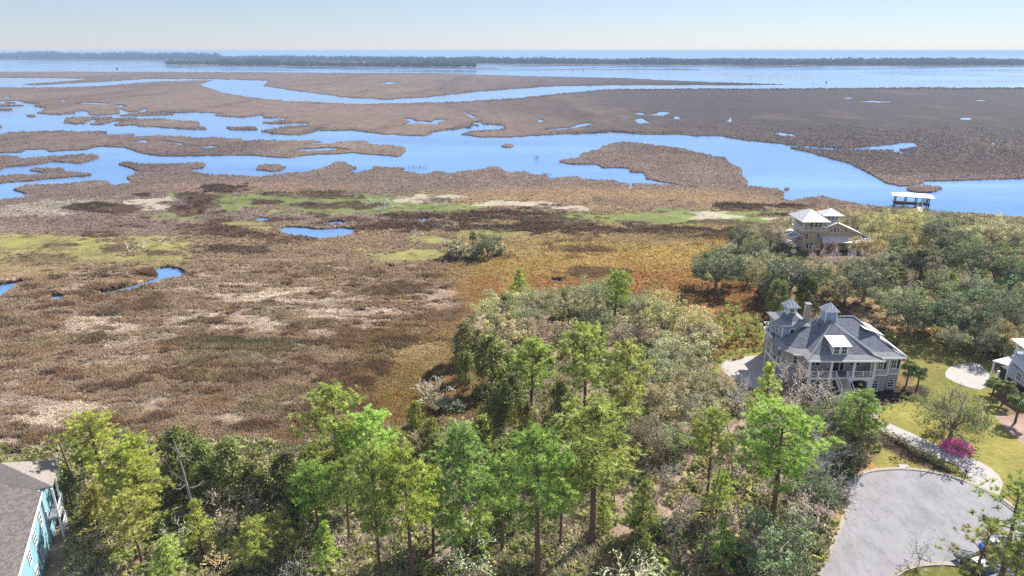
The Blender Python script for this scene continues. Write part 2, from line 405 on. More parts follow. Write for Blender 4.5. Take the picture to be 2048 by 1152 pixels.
    for a in [(800, 512, 90, 12), (870, 480, 60, 8), (780, 520, 60, 9), (710, 500, 40, 8), (960, 470, 70, 9), (830, 505, 60, 9), (490, 447, 50, 4), (520, 455, 30, 4)]:
        patch(*a, lin(160, 160, 96), 0.8, cd=5)
    # the wide field of lodged brown grass with pale straw
    fld = sstep(500, 560, py + e) * sstep(1120, 940, px + (py - 560) * 0.2 + wob * 45)
    put(fld, lin(164, 140, 112))
    st = nz(9, 61, 3.2, 5) + 0.35 * nz(40, 67)
    put(fld * sstep(-0.05, 0.45, st) * 0.85, BR2)
    put(fld * sstep(0.2, 0.55, nz(16, 71, 14) + 0.3 * fine) * 0.7, lin(104, 76, 48))
    pale = np.zeros(n)
    for (cx, cy, rx, ry) in [(150, 805, 110, 34), (100, 840, 100, 26), (450, 838, 50, 18), (270, 700, 70, 30), (560, 600, 200, 40), (480, 640, 180, 34), (300, 815, 80, 24), (700, 630, 160, 36), (60, 790, 90, 30), (20, 880, 60, 22),
                            (560, 810, 40, 16), (490, 800, 30, 12), (330, 680, 60, 20), (590, 690, 25, 8), (870, 600, 80, 30), (430, 580, 160, 30), (730, 650, 50, 14), (190, 650, 120, 30), (650, 660, 60, 20), (210, 720, 70, 18)]:
        pale = np.maximum(pale, np.clip(1 - ((px - cx) / rx) ** 2 - ((py - cy) / ry) ** 2, 0, 1))
    strk = nz(7, 73, 2.0, 5) + 0.35 * nz(2.2, 75, 1.1, 3)
    put(fld * sstep(0.22, 0.58, pale * 0.62 + 1.0 * strk) * 0.95, lin(212, 192, 170))
    put(fld * sstep(0.12, 0.42, nz(5.5, 77, 2.6, 4) - 0.2 * pale) * 0.85, lin(100, 74, 50))
    put(fld * sstep(0.15, 0.5, nz(8, 79, 4, 4)) * 0.55, lin(150, 116, 78))
    put(fld * sstep(0.2, 0.55, nz(13, 81, 6, 4)) * 0.6, lin(126, 118, 78))
    for a in [(480, 720, 110, 22), (560, 700, 60, 14), (420, 700, 50, 12)]: patch(*a, lin(124, 112, 76), 0.75)
    for a in [(604, 692, 9, 3), (593, 700, 10, 3), (580, 708, 16, 3), (560, 714, 14, 2), (690, 650, 20, 4)]: patch(*a, lin(208, 192, 166), 0.8)
    for a in [(500, 685, 120, 5), (430, 730, 60, 4)]: patch(*a, lin(74, 76, 44), 0.6)
    for a in [(680, 760, 120, 40), (800, 700, 80, 30), (560, 760, 120, 20), (850, 640, 70, 20)]: patch(*a, lin(108, 80, 58), 0.6, 0.6)
    put(sstep(680, 800, px + wob * 40) * sstep(640, 700, py + wob * 20) * sstep(1010, 960, px) * 0.85, lin(150, 126, 66))
    for a in [(840, 720, 70, 22), (810, 700, 40, 12)]: patch(*a, lin(178, 156, 108), 0.85)
    for a in [(900, 770, 80, 40), (800, 800, 50, 18), (880, 820, 60, 20)]: patch(*a, lin(160, 122, 54), 0.6, 0.6)
    for a in [(785, 688, 25, 7), (815, 682, 18, 6), (760, 745, 40, 26)]: patch(*a, lin(92, 70, 52), 0.8)
    # gold and rust meadow behind the wood
    og = sstep(860, 1000, px + wob * 60) * sstep(470, 500, py + e) * sstep(1560, 1440, px - (py - 500) * 3.0)
    put(og, GO)
    put(og * sstep(520, 565, py + mid * 26) * sstep(720, 640, py) * 0.9, OR)
    put(og * sstep(680, 760, py), lin(140, 116, 84))
    put(og * sstep(0.1, 0.5, nz(7, 83, 7)) * 0.6, lin(196, 166, 96))
    put(og * sstep(0.15, 0.5, nz(12, 87, 9)) * 0.6, lin(146, 100, 60))
    for a in [(1180, 548, 60, 12), (1120, 560, 40, 9), (1160, 500, 60, 7)]: patch(*a, lin(110, 84, 66), 0.75)
    rg = sstep(1450, 1600, px - (py - 560)) * sstep(555, 580, py + e) * sstep(700, 640, py)
    put(rg, lin(194, 168, 128))
    put(rg * sstep(0.0, 0.4, nz(8, 91, 6)) * 0.7, lin(156, 118, 82))
    put(rg * sstep(0.2, 0.5, nz(5, 93, 5)) * 0.6, lin(170, 164, 104))
    for a in [(1010, 500, 90, 22), (1290, 480, 120, 12)]: patch(*a, lin(170, 148, 106), 0.5, 0.6)
    def zone(poly, col, cd, soft=6.0, wob=6.0):
        s = poly_sd(px, py, poly, 40) + wob * (mid * 0.7 + fine * 0.5)
        put(sstep(-soft, soft, s), col); code[s > 0] = cd
    lit = lin(168, 146, 126) * (1 + 0.35 * fine[..., None])
    zone(FOREST, lit, 1, 8, 12)
    zone(THICKET, lin(126, 112, 84) * (1 + 0.3 * fine[..., None]), 3, 6, 8)
    lw = lin(178, 170, 92) * (1 + 0.10 * mid[..., None] + 0.08 * fine[..., None]) * np.where(sstep(-0.1, 0.5, big)[..., None] > 0.5, 0.96, 1.0)
    lw = lw * (1 - 0.5 * sstep(0.0, 0.5, nz(14, 97))[..., None] * (1 - np.array([0.8, 1.0, 0.7])))
    zone(LAWN, lw, 2, 4, 3); zone(SIDE_LAWN, lw * 1.02, 2, 3, 2); zone(VERGE, lin(176, 148, 96) * (1 + 0.15 * fine[..., None]), 4, 4, 3); zone(BOTTOM_LAWN, lin(150, 152, 80), 2, 3, 2)
    zone(MULCH, lin(78, 62, 52) * (1 + 0.3 * fine[..., None]), 4, 2, 2); zone(BED, lin(96, 80, 62), 4, 3, 2); zone(LITTER, lin(176, 152, 138) * (1 + 0.25 * fine[..., None]), 4, 3, 3)
    md = sstep(380, 400, py) * (code != 1)[...]
    put(md * sstep(0.28, 0.6, nz(5.5, 121, 4.5, 4)) * sstep(560, 500, py) * 0.65, lin(96, 74, 54))
    put(md * sstep(0.3, 0.65, nz(7, 123, 4, 4)) * sstep(560, 500, py) * 0.5, lin(190, 168, 130))
    fm = sstep(400, 340, py)
    put(fm * sstep(0.15, 0.6, nz(30, 131, 130, 5)) * 0.5, lin(112, 98, 92))
    put(fm * sstep(0.3, 0.7, nz(45, 133, 120, 5)) * 0.35, lin(176, 160, 138))
    gm = (code == 5)[..., None] * sstep(0.0, 0.5, nz(3.5, 111, 5) + 0.4 * mid)[..., None] * 0.55
    C[...] = C * (1 - gm) + lin(136, 116, 84) * gm
    C *= (1 + 0.16 * fine + 0.08 * mid + 0.14 * nz(2.0, 141, 2.0, 3))[..., None]
    fr = np.interp(py, [150, 300, 400, 470], [0.50, 0.56, 0.64, 0.76]) * (1 - 0.42 * sstep(900, 1500, px) * sstep(360, 240, py))
    fr = np.where(code == 2, 0.56, fr)
    C *= fr[..., None]
    return np.clip(C, 0.01, 0.85), code

# ------------------------------------------------------------------ land sheet (a fan of cells that get larger with distance)
rows = np.concatenate([np.arange(137, 215, 0.75), np.arange(215, 480, 1.1), np.arange(480, 1190, 2.2), [1250, 1350, 1500, 1700]])
cols = np.concatenate([[-320, -200, -120], np.arange(-60, 2109, 2.6), [2170, 2250, 2380]])
GPX, GPY = np.meshgrid(cols, rows)
GX, GY = at(GPX, GPY)
jit = fbm(GX / 9, GY / 14, 5, 4) * np.interp(GPY, [140, 250, 400, 600], [0.8, 2.2, 3.2, 3.2])
GSD = land_sd(GPX, GPY) + jit
GC, GCODE = cover(GPX, GPY, GX, GY)
wet = sstep(1.6, 0.0, GSD)[..., None]
GC = GC * (1 - wet) + lin(62, 54, 48) * wet
GZ = np.clip(GSD * 0.7 - 0.5, -1.6, 0.0) + drop(GX, GY)
GZ = GZ + np.where((GCODE == 0) & (GPY > 300) & (GPY < 770), 0.14 * fbm(GX / 3.0, GY / 3.0, 33, 3) - 0.05, 0.0)
nr, nc = GPX.shape
V = np.stack([GX, GY, GZ], -1).reshape(-1, 3)
I = np.arange(nr * nc).reshape(nr, nc)
F = np.stack([I[:-1, :-1], I[1:, :-1], I[1:, 1:], I[:-1, 1:]], -1).reshape(-1, 4)
zq = GZ.reshape(-1)[F] - drop(V[F][..., 0], V[F][..., 1])
F = F[zq.max(1) > -1.45]
land_me = mesh_np("land", V, F, True, {"cover": ('FLOAT_COLOR', np.concatenate([GC.reshape(-1, 3), np.ones((nr * nc, 1))], 1))})
m_land, nt, bs = new_mat("ground_cover")
ca = N(nt, "ShaderNodeAttribute", attribute_name="cover")
f1, _ = obj_noise(nt, 1.3, 6, 0.7)
f2, _ = obj_noise(nt, 0.09, 5, 0.65, (1, 0.6, 1))
v1 = ramp(nt, f1, [(0.25, (0.62, 0.6, 0.58)), (0.5, (1, 1, 1)), (0.75, (1.3, 1.28, 1.24))])
v2 = ramp(nt, f2, [(0.3, (0.8, 0.79, 0.8)), (0.7, (1.16, 1.16, 1.14))])
o = mix_rgb(nt, 'MULTIPLY', 1.0, mix_rgb(nt, 'MULTIPLY', 1.0, ca.outputs["Color"], v1), v2)
nt.links.new(o, bs.inputs["Base Color"])
bs.inputs["Roughness"].default_value = 0.95; bs.inputs["Specular IOR Level"].default_value = 0.1
bump(nt, bs, f1, 0.5, 0.25)
land = link("land", land_me, m_land); tag(land, kind="structure")

# ------------------------------------------------------------------ water: one curved sheet to beyond the horizon
rr = np.concatenate([[60.0], np.geomspace(80, 60000, 150)])
aa = np.linspace(math.radians(-75), math.radians(75), 121)
RR, AA = np.meshgrid(rr, aa, indexing='ij')
WX, WY = RR * np.sin(AA), RR * np.cos(AA)
WZ = -0.5 + drop(WX, WY)
I = np.arange(RR.size).reshape(RR.shape)
F = np.stack([I[:-1, :-1], I[:-1, 1:], I[1:, 1:], I[1:, :-1]], -1).reshape(-1, 4)
m_water, nt, bs = new_mat("water")
f1, mp = obj_noise(nt, 0.006, 4, 0.6, (0.45, 1.6, 1))
nt.links.new(ramp(nt, f1, [(0.35, tuple(lin(76, 122, 176))), (0.65, tuple(lin(116, 156, 200)))]), bs.inputs["Base Color"])
bs.inputs["IOR"].default_value = 1.33
bs.inputs["Specular IOR Level"].default_value = 0.5
nt.links.new(ramp(nt, f1, [(0.42, (0.06,) * 3), (0.6, (0.26,) * 3)]), bs.inputs["Roughness"])
f3, _ = obj_noise(nt, 0.7, 3, 0.6, (0.7, 1.4, 1))
bump(nt, bs, f3, 0.3, 0.14)
water = link("water", mesh_np("water", np.stack([WX, WY, WZ], -1).reshape(-1, 3), F, True), m_water); tag(water, kind="structure")
# ------------------------------------------------------------------ foliage materials
def leaf_mat(name, base, var=0.35, transl=0.35, tint='object', up=0.0):
    """leaf surface: colour = base x per-plant tint x per-leaf value stored on the mesh"""
    m, nt, bs = new_mat(name)
    if tint == 'object':
        t = N(nt, "ShaderNodeObjectInfo").outputs["Color"]
    else:
        a = N(nt, "ShaderNodeAttribute", attribute_name="tint"); a.attribute_type = 'INSTANCER'; t = a.outputs["Color"]
    lv = N(nt, "ShaderNodeAttribute", attribute_name="leaf").outputs["Color"]
    c = mix_rgb(nt, 'MULTIPLY', 1.0, mix_rgb(nt, 'MULTIPLY', 1.0, tuple(base), t), lv)
    d = N(nt, "ShaderNodeBsdfDiffuse"); tr = N(nt, "ShaderNodeBsdfTranslucent"); g = N(nt, "ShaderNodeBsdfGlossy")
    g.inputs["Roughness"].default_value = 0.55
    if up:      # soft stems and leaves scatter light like the mass they belong to
        ge = N(nt, "ShaderNodeNewGeometry"); vm = N(nt, "ShaderNodeMix"); vm.data_type = 'VECTOR'
        vm.inputs[0].default_value = up; nt.links.new(ge.outputs["Normal"], vm.inputs[4]); vm.inputs[5].default_value = (0.12, 0.12, 1.0)
        vn = N(nt, "ShaderNodeVectorMath", operation='NORMALIZE'); nt.links.new(vm.outputs[1], vn.inputs[0])
        nt.links.new(vn.outputs[0], d.inputs["Normal"])
    nt.links.new(c, d.inputs[0]); nt.links.new(c, tr.inputs[0])
    x = N(nt, "ShaderNodeMixShader"); x.inputs[0].default_value = transl
    nt.links.new(d.outputs[0], x.inputs[1]); nt.links.new(tr.outputs[0], x.inputs[2])
    y = N(nt, "ShaderNodeMixShader"); y.inputs[0].default_value = 0.03
    nt.links.new(x.outputs[0], y.inputs[1]); nt.links.new(g.outputs[0], y.inputs[2])
    nt.nodes.remove(bs)
    nt.links.new(y.outputs[0], nt.nodes["Material Output"].inputs[0])
    return m

WHITE = (1.0, 1.0, 1.0)
m_tuft = leaf_mat("grass_blades", WHITE, transl=0.3, tint='inst', up=0.8)
SRC = bpy.data.collections.new("scatter_sources")      # sources only, not in the scene

def scatter(name, pts, scale, rot, tint, idx, sources, mat):
    """one object of kind stuff: source meshes set on points by geometry nodes"""
    col = bpy.data.collections.new(name + "_sources"); SRC.children.link(col)
    for i, me in enumerate(sources):
        me.materials.clear(); me.materials.append(mat)
        col.objects.link(bpy.data.objects.new("%s_source_%02d" % (name, i), me))
    n = len(pts)
    me = mesh_np(name, pts, np.zeros((0, 3), np.int32), attrs={
        "scl": ('FLOAT_VECTOR', scale), "rot": ('FLOAT_VECTOR', rot), "tint": ('FLOAT_COLOR', np.concatenate([tint, np.ones((n, 1))], 1)), "idx": ('INT', idx)})
    o = link(name, me); tag(o, kind="stuff")
    ng = bpy.data.node_groups.new(name, 'GeometryNodeTree')
    ng.interface.new_socket("Geometry", in_out='INPUT', socket_type='NodeSocketGeometry')
    ng.interface.new_socket("Geometry", in_out='OUTPUT', socket_type='NodeSocketGeometry')
    nd = ng.nodes; L = ng.links
    gi, go = nd.new("NodeGroupInput"), nd.new("NodeGroupOutput")
    ci = nd.new("GeometryNodeCollectionInfo"); ci.inputs[0].default_value = col; ci.inputs[1].default_value = True; ci.inputs[2].default_value = True
    ip = nd.new("GeometryNodeInstanceOnPoints"); ip.inputs["Pick Instance"].default_value = True
    def attr(nm, ty):
        a = nd.new("GeometryNodeInputNamedAttribute"); a.data_type = ty; a.inputs[0].default_value = nm; return a.outputs[0]
    L.new(gi.outputs[0], ip.inputs["Points"]); L.new(ci.outputs[0], ip.inputs["Instance"])
    L.new(attr("idx", 'INT'), ip.inputs["Instance Index"]); L.new(attr("rot", 'FLOAT_VECTOR'), ip.inputs["Rotation"]); L.new(attr("scl", 'FLOAT_VECTOR'), ip.inputs["Scale"])
    L.new(ip.outputs[0], go.inputs[0])
    md = o.modifiers.new("scatter", 'NODES'); md.node_group = ng
    return o

def tuft_mesh(name, rng, blades=18, h=1.0, w=0.09, spread=0.45, lean=0.35, wind=(0, 0)):
    v = []; f = []; lc = []
    for i in range(blades):
        a = rng.uniform(0, 2 * math.pi); r = spread * math.sqrt(rng.uniform(0, 1))
        x, y = r * math.cos(a), r * math.sin(a)
        b = rng.uniform(0, 2 * math.pi); hh = h * rng.uniform(0.55, 1.0)
        lx, ly = lean * math.cos(b) * rng.uniform(0.2, 1) + wind[0], lean * math.sin(b) * rng.uniform(0.2, 1) + wind[1]
        tx, ty = -math.sin(b + rng.uniform(-0.6, 0.6)) * w / 2, math.cos(b) * w / 2
        k = len(v)
        v += [(x - tx, y - ty, -0.05), (x + tx, y + ty, -0.05), (x + lx * 0.35 + tx, y + ly * 0.35 + ty, hh * 0.55), (x + lx * 0.35 - tx, y + ly * 0.35 - ty, hh * 0.55), (x + lx, y + ly, hh)]
        f += [(k, k + 1, k + 2), (k, k + 2, k + 3), (k + 3, k + 2, k + 4)]
        g = rng.uniform(0.7, 1.35); lc += [(g, g, g, 1)] * 5
    return mesh_np(name, v, f, attrs={"leaf": ('FLOAT_COLOR', lc)})

def clump_mesh(name, rng, n=70, rx=0.6, rz=0.5, s=0.13):
    """a low leafy bush: small leaves through a flattened dome"""
    v = []; f = []; lc = []
    for i in range(n):
        u = rng.normal(size=3); u /= np.linalg.norm(u); u[2] = abs(u[2])
        p = u * rng.uniform(0.55, 1.0) * np.array([rx, rx, rz * 2 * rng.uniform(0.7, 1)])
        leaf_tri(v, f, lc, p, u, s * rng.uniform(0.7, 1.4), rng, rng.uniform(0.65, 1.35))
    return mesh_np(name, v, f, attrs={"leaf": ('FLOAT_COLOR', lc)})

def leaf_tri(v, f, lc, p, nrm, s, rng, g, tone=(1, 1, 1)):
    d = np.asarray(nrm) + rng.normal(size=3) * 0.7
    d /= np.linalg.norm(d)
    a = np.cross(d, rng.normal(size=3)); a /= np.linalg.norm(a); b = np.cross(d, a)
    k = len(v)
    v += [tuple(p - a * s), tuple(p + b * s * 0.55), tuple(p + a * s), tuple(p - b * s * 0.55)]
    f += [(k, k + 1, k + 2), (k, k + 2, k + 3)]
    lc += [(g * tone[0], g * tone[1], g * tone[2], 1)] * 4

def fan_palm_mesh(name, rng, fans=9, h=0.9):
    """saw palmetto: a low cluster of fan leaves"""
    v = []; f = []; lc = []
    for i in range(fans):
        a = 2 * math.pi * i / fans + rng.uniform(-0.4, 0.4); el = rng.uniform(0.35, 1.2)
        st = np.array([math.cos(a) * math.cos(el), math.sin(a) * math.cos(el), math.sin(el)]) * h * rng.uniform(0.6, 1)
        fan_leaf(v, f, lc, st, a, el * 0.6, 0.5 * rng.uniform(0.8, 1.2), rng)
    return mesh_np(name, v, f, attrs={"leaf": ('FLOAT_COLOR', lc)})

def fan_leaf(v, f, lc, c, a, el, r, rng, blades=9, droop=0.25):
    out = np.array([math.cos(a) * math.cos(el), math.sin(a) * math.cos(el), math.sin(el)])
    side = np.array([-math.sin(a), math.cos(a), 0.0]); g = rng.uniform(0.75, 1.3)
    for k in range(blades):
        t = (k / (blades - 1) - 0.5) * math.radians(190)
        d = out * math.cos(t) + side * math.sin(t); q = np.array([0, 0, -droop * r])
        s = np.cross(d, np.cross(out, side)); s /= np.linalg.norm(s) + 1e-9
        n0 = len(v); gg = g * rng.uniform(0.8, 1.2)
        v += [tuple(c), tuple(c + d * r * 0.55 + s * r * 0.11), tuple(c + d * r + q), tuple(c + d * r * 0.55 - s * r * 0.11)]
        f += [(n0, n0 + 1, n0 + 2), (n0, n0 + 2, n0 + 3)]; lc += [(gg, gg, gg, 1)] * 4

def twig_mesh(name, rng, n=26, h=1.0, w=0.03):
    """a bare grey bush of thin twigs"""
    v = []; f = []; lc = []
    for i in range(n):
        a = rng.uniform(0, 2 * math.pi); el = rng.uniform(0.3, 1.4); L = h * rng.uniform(0.5, 1.0)
        p = np.array([math.cos(a), math.sin(a), 0]) * rng.uniform(0, 0.25) + np.array([0, 0, rng.uniform(0, 0.3) * h])
        for j in range(2):
            d = np.array([math.cos(a) * math.cos(el), math.sin(a) * math.cos(el), math.sin(el)]) + rng.normal(size=3) * 0.25
            q = p + d * L * 0.55; s = np.cross(d, rng.normal(size=3)); s = s / np.linalg.norm(s) * w * (1 - 0.4 * j)
            k = len(v); g = rng.uniform(0.6, 1.3)
            v += [tuple(p - s), tuple(p + s), tuple(q)]; f += [(k, k + 1, k + 2)]; lc += [(g, g, g, 1)] * 3; p = q
    return mesh_np(name, v, f, attrs={"leaf": ('FLOAT_COLOR', lc)})

# ------------------------------------------------------------------ scatter over the land
def sample(n, x0, x1, y0, y1, seed, pw=1.0):
    r = np.random.default_rng(seed)
    px = r.uniform(x0, x1, n); py = y0 + (y1 - y0) * r.uniform(0, 1, n) ** pw
    x, y = at(px, py)
    jx = fbm(x / 9, y / 14, 5, 4) * np.interp(py, [140, 250, 400, 600], [0.8, 2.2, 3.2, 3.2])
    sd = land_sd(px, py) + jx
    c, code = cover(px, py, x, y)
    return r, px, py, x, y, sd, c, code

def near_house(x, y):
    m = (x > 43) & (x < 69) & (y > 101) & (y < 121)
    m |= (x > 79) & (x < 104) & (y > 176) & (y < 200)
    m |= (x > 66) & (y > 80) & (y < 112) & (x > 66 + (y - 80) * 0.42 + 5)
    m |= (x < -50.5 + (65 - y) * 0.48) & (y < 71)
    return m

rg = np.random.default_rng(3)
tufts = [tuft_mesh("tuft", rg, 20, 1.0, 0.10, 0.5, 0.4, (0.0, 0.0)) for _ in range(3)] + \
        [tuft_mesh("tuft", rg, 22, 0.62, 0.11, 0.7, 0.5, (0.45, -0.15)) for _ in range(3)] + \
        [tuft_mesh("tuft", rg, 16, 0.42, 0.08, 0.5, 0.22) for _ in range(2)]
# near grass: x bands by pixel rows
def grass(name, n, y0, y1, seed, kscale, ids=(0, 1, 2, 3, 4, 5), x0=-60, x1=2110, edge_only=0.0):
    r, px, py, x, y, sd, c, code = sample(n, x0, x1, y0, y1, seed)
    keep = (sd > 0.3) & ~near_house(x, y) & ((code == 0) | ((code == 5) & (r.uniform(0, 1, n) < 0.4)))
    if edge_only:
        hd = np.full(n, 60.0)
        for hp in HOLES: hd = np.minimum(hd, poly_dist(px, py, hp, 14) )
        keep &= hd > 6
    lum = c.mean(1)
    keep &= r.uniform(0, 1, n) < np.where(lum > 0.36, 0.5, 1.0)
    if edge_only: keep &= (sd < edge_only)
    px, py, x, y, sd, c, code = px[keep], py[keep], x[keep], y[keep], sd[keep], c[keep], code[keep]
    m = len(x); fade = r.uniform(0, 1, m) < np.interp(py, [245, 335], [0.0, 1.0]) if name == 'marsh_grass' else np.ones(m, bool)
    px, py, x, y, sd, c, code = px[fade], py[fade], x[fade], y[fade], sd[fade], c[fade], code[fade]; m = len(x)
    h = kscale(py) * r.uniform(0.65, 1.35, m)
    dk = (c.mean(1) < 0.12)
    h = np.where(dk, h * 1.3, h) * np.where(code == 5, 0.45, 1.0)
    wide = np.maximum(h, depth(x, y) / FPX * 3.0)
    z = drop(x, y) - 0.05
    g = r.normal(1.0, np.interp(py, [220, 400, 520], [0.10, 0.13, 0.17]), m).clip(0.45, 1.7)[:, None] * (1 + r.normal(0, 0.04, (m, 3)))
    lodged = (c.mean(1) > 0.22) & (py > 540)
    idx = np.where(lodged, r.integers(3, 6, m), r.integers(0, 3, m))
    idx = np.where(c[:, 1] > c[:, 0] * 0.93, r.integers(6, 8, m), idx)
    rot = np.stack([np.zeros(m), np.zeros(m), np.where(lodged, 1.2 * fbm(x / 14, y / 14, 201, 2) + r.normal(0, 0.35, m), r.uniform(0, 6.28, m))], 1)
    return scatter(name, np.stack([x, y, z], 1), np.stack([wide, wide, h], 1), rot, ((c * np.interp(py, [380, 480], [0.72, 0.88])[:, None] + c.mean(1)[:, None] * np.interp(py, [380, 480], [0.28, 0.12])[:, None] * np.array([[1.0, 0.98, 1.03]])) * g * np.interp(py, [220, 420, 560], [2.1, 1.9, 1.75])[:, None]).clip(0.01, 0.92), idx, tufts_copy(), m_tuft)
def tufts_copy(): return [t.copy() for t in tufts]
grass("dry_grass", 150000, 520, 905, 11, lambda py: np.full(py.shape, 0.72), x1=1250)
grass("meadow_grass", 60000, 470, 720, 12, lambda py: np.full(py.shape, 0.7), x0=880)
grass("bank_grass", 90000, 375, 530, 13, lambda py: np.full(py.shape, 0.55))
grass("marsh_grass", 150000, 222, 410, 14, lambda py: np.interp(py, [255, 410], [0.5, 0.55]))
grass("far_marsh_grass", 90000, 165, 266, 15, lambda py: np.full(py.shape, 0.8), edge_only=4.0)

# undergrowth of the wood floor and the thicket: palmetto, leafy bushes, bare twigs
under = [fan_palm_mesh("palmetto", rg) for _ in range(4)] + [clump_mesh("bush", rg) for _ in range(4)] + [twig_mesh("twigs", rg) for _ in range(3)]
m_under = leaf_mat("undergrowth_leaves", (1.5, 1.48, 1.4), transl=0.35, tint='inst', up=0.5)
def undergrowth(name, n, y0, y1, x0, x1, seed, codes, dens):
    r, px, py, x, y, sd, c, code = sample(n, x0, x1, y0, y1, seed)
    nzv = fbm(x / 7, y / 7, 301, 3)
    keep = np.isin(code, codes) & ~near_house(x, y) & (r.uniform(0, 1, n) < dens(px, py, nzv))
    px, py, x, y, nzv = px[keep], py[keep], x[keep], y[keep], nzv[keep]
    m = len(x); k = r.uniform(0, 1, m) + 0.35 * nzv
    idx = np.where(k < 0.42, r.integers(0, 4, m), np.where(k < 0.72, r.integers(4, 8, m), r.integers(8, 11, m)))
    pal = np.array([lin(126, 140, 66), lin(104, 116, 58), lin(148, 146, 84), lin(128, 118, 78)])
    bsh = np.array([lin(110, 118, 66), lin(92, 104, 56), lin(140, 138, 98), lin(150, 140, 112)])
    twg = np.array([lin(168, 156, 144), lin(148, 136, 124), lin(184, 172, 158), lin(134, 118, 102)])
    t = np.where((idx < 4)[:, None], pal[r.integers(0, 4, m)], np.where((idx < 8)[:, None], bsh[r.integers(0, 4, m)], twg[r.integers(0, 4, m)]))
    s = r.uniform(0.6, 1.35, m) * np.where(idx >= 8, 1.5, np.where(idx >= 4, 1.25, 1.0))
    return scatter(name, np.stack([x, y, np.zeros(m)], 1), np.stack([s, s, s], 1), np.stack([r.uniform(-.15, .15, m), r.uniform(-.15, .15, m), r.uniform(0, 6.28, m)], 1), t, idx, under, m_under)
undergrowth("undergrowth", 30000, 575, 1190, -60, 1780, 21, [1], lambda px, py, q: np.where((px > 1200) & (py > 830) & (px < 1500), 0.24, 0.72) * sstep(-0.75, 0.1, q))
# ------------------------------------------------------------------ trees
m_bark = simple_mat("pine_bark", lin(112, 90, 76), 0.9, 0.35, 2.5, (1, 1, 0.25), bmp=0.05, spec=0.1)
m_greybark = simple_mat("grey_bark", lin(150, 140, 130), 0.9, 0.25, 3.0, (1, 1, 0.3), spec=0.1)
m_dead = simple_mat("bleached_wood", lin(206, 198, 188), 0.85, 0.18, 4.0, (1, 1, 0.3), spec=0.1)
m_deadbark = simple_mat("dead_trunk_bark", lin(134, 116, 102), 0.9, 0.3, 3.0, (1, 1, 0.3), spec=0.1)
m_needle = leaf_mat("pine_needles", tuple(lin(174, 186, 106)), transl=0.42, up=0.35)
m_oak = leaf_mat("oak_leaves", tuple(lin(170, 166, 126)), transl=0.36, up=0.3)
m_cedar = leaf_mat("cedar_leaves", tuple(lin(130, 140, 82)), transl=0.36, up=0.3)
m_twig = leaf_mat("bare_twigs", tuple(lin(214, 204, 194)), transl=0.1, up=0.2)
m_palm = leaf_mat("palm_fronds", tuple(lin(140, 150, 92)), transl=0.25, up=0.2)
m_flower = leaf_mat("azalea_flowers", tuple(lin(255, 128, 214)), transl=0.45, up=0.6)

def crown_np(name, v, f, lc):
    return mesh_np(name, v, f, attrs={"leaf": ('FLOAT_COLOR', lc)})

def needle_tuft(v, f, lc, c, axis, r, rng, n=22, w=0.038):
    g0 = rng.uniform(0.6, 1.5)
    ax = axis / np.linalg.norm(axis)
    for i in range(n):
        d = rng.normal(size=3) + ax * 0.9; d /= np.linalg.norm(d)
        L = r * rng.uniform(0.7, 1.15)
        s = np.cross(d, rng.normal(size=3)); s = s / np.linalg.norm(s) * w * rng.uniform(0.8, 1.4)
        k = len(v); g = g0 * rng.uniform(0.8, 1.25); yl = rng.uniform(0.92, 1.1)
        v += [tuple(c + d * 0.03 - s), tuple(c + d * 0.03 + s), tuple(c + d * L + s * 0.4)]
        f += [(k, k + 1, k + 2)]; lc += [(g * yl, g, g * 0.9, 1)] * 3

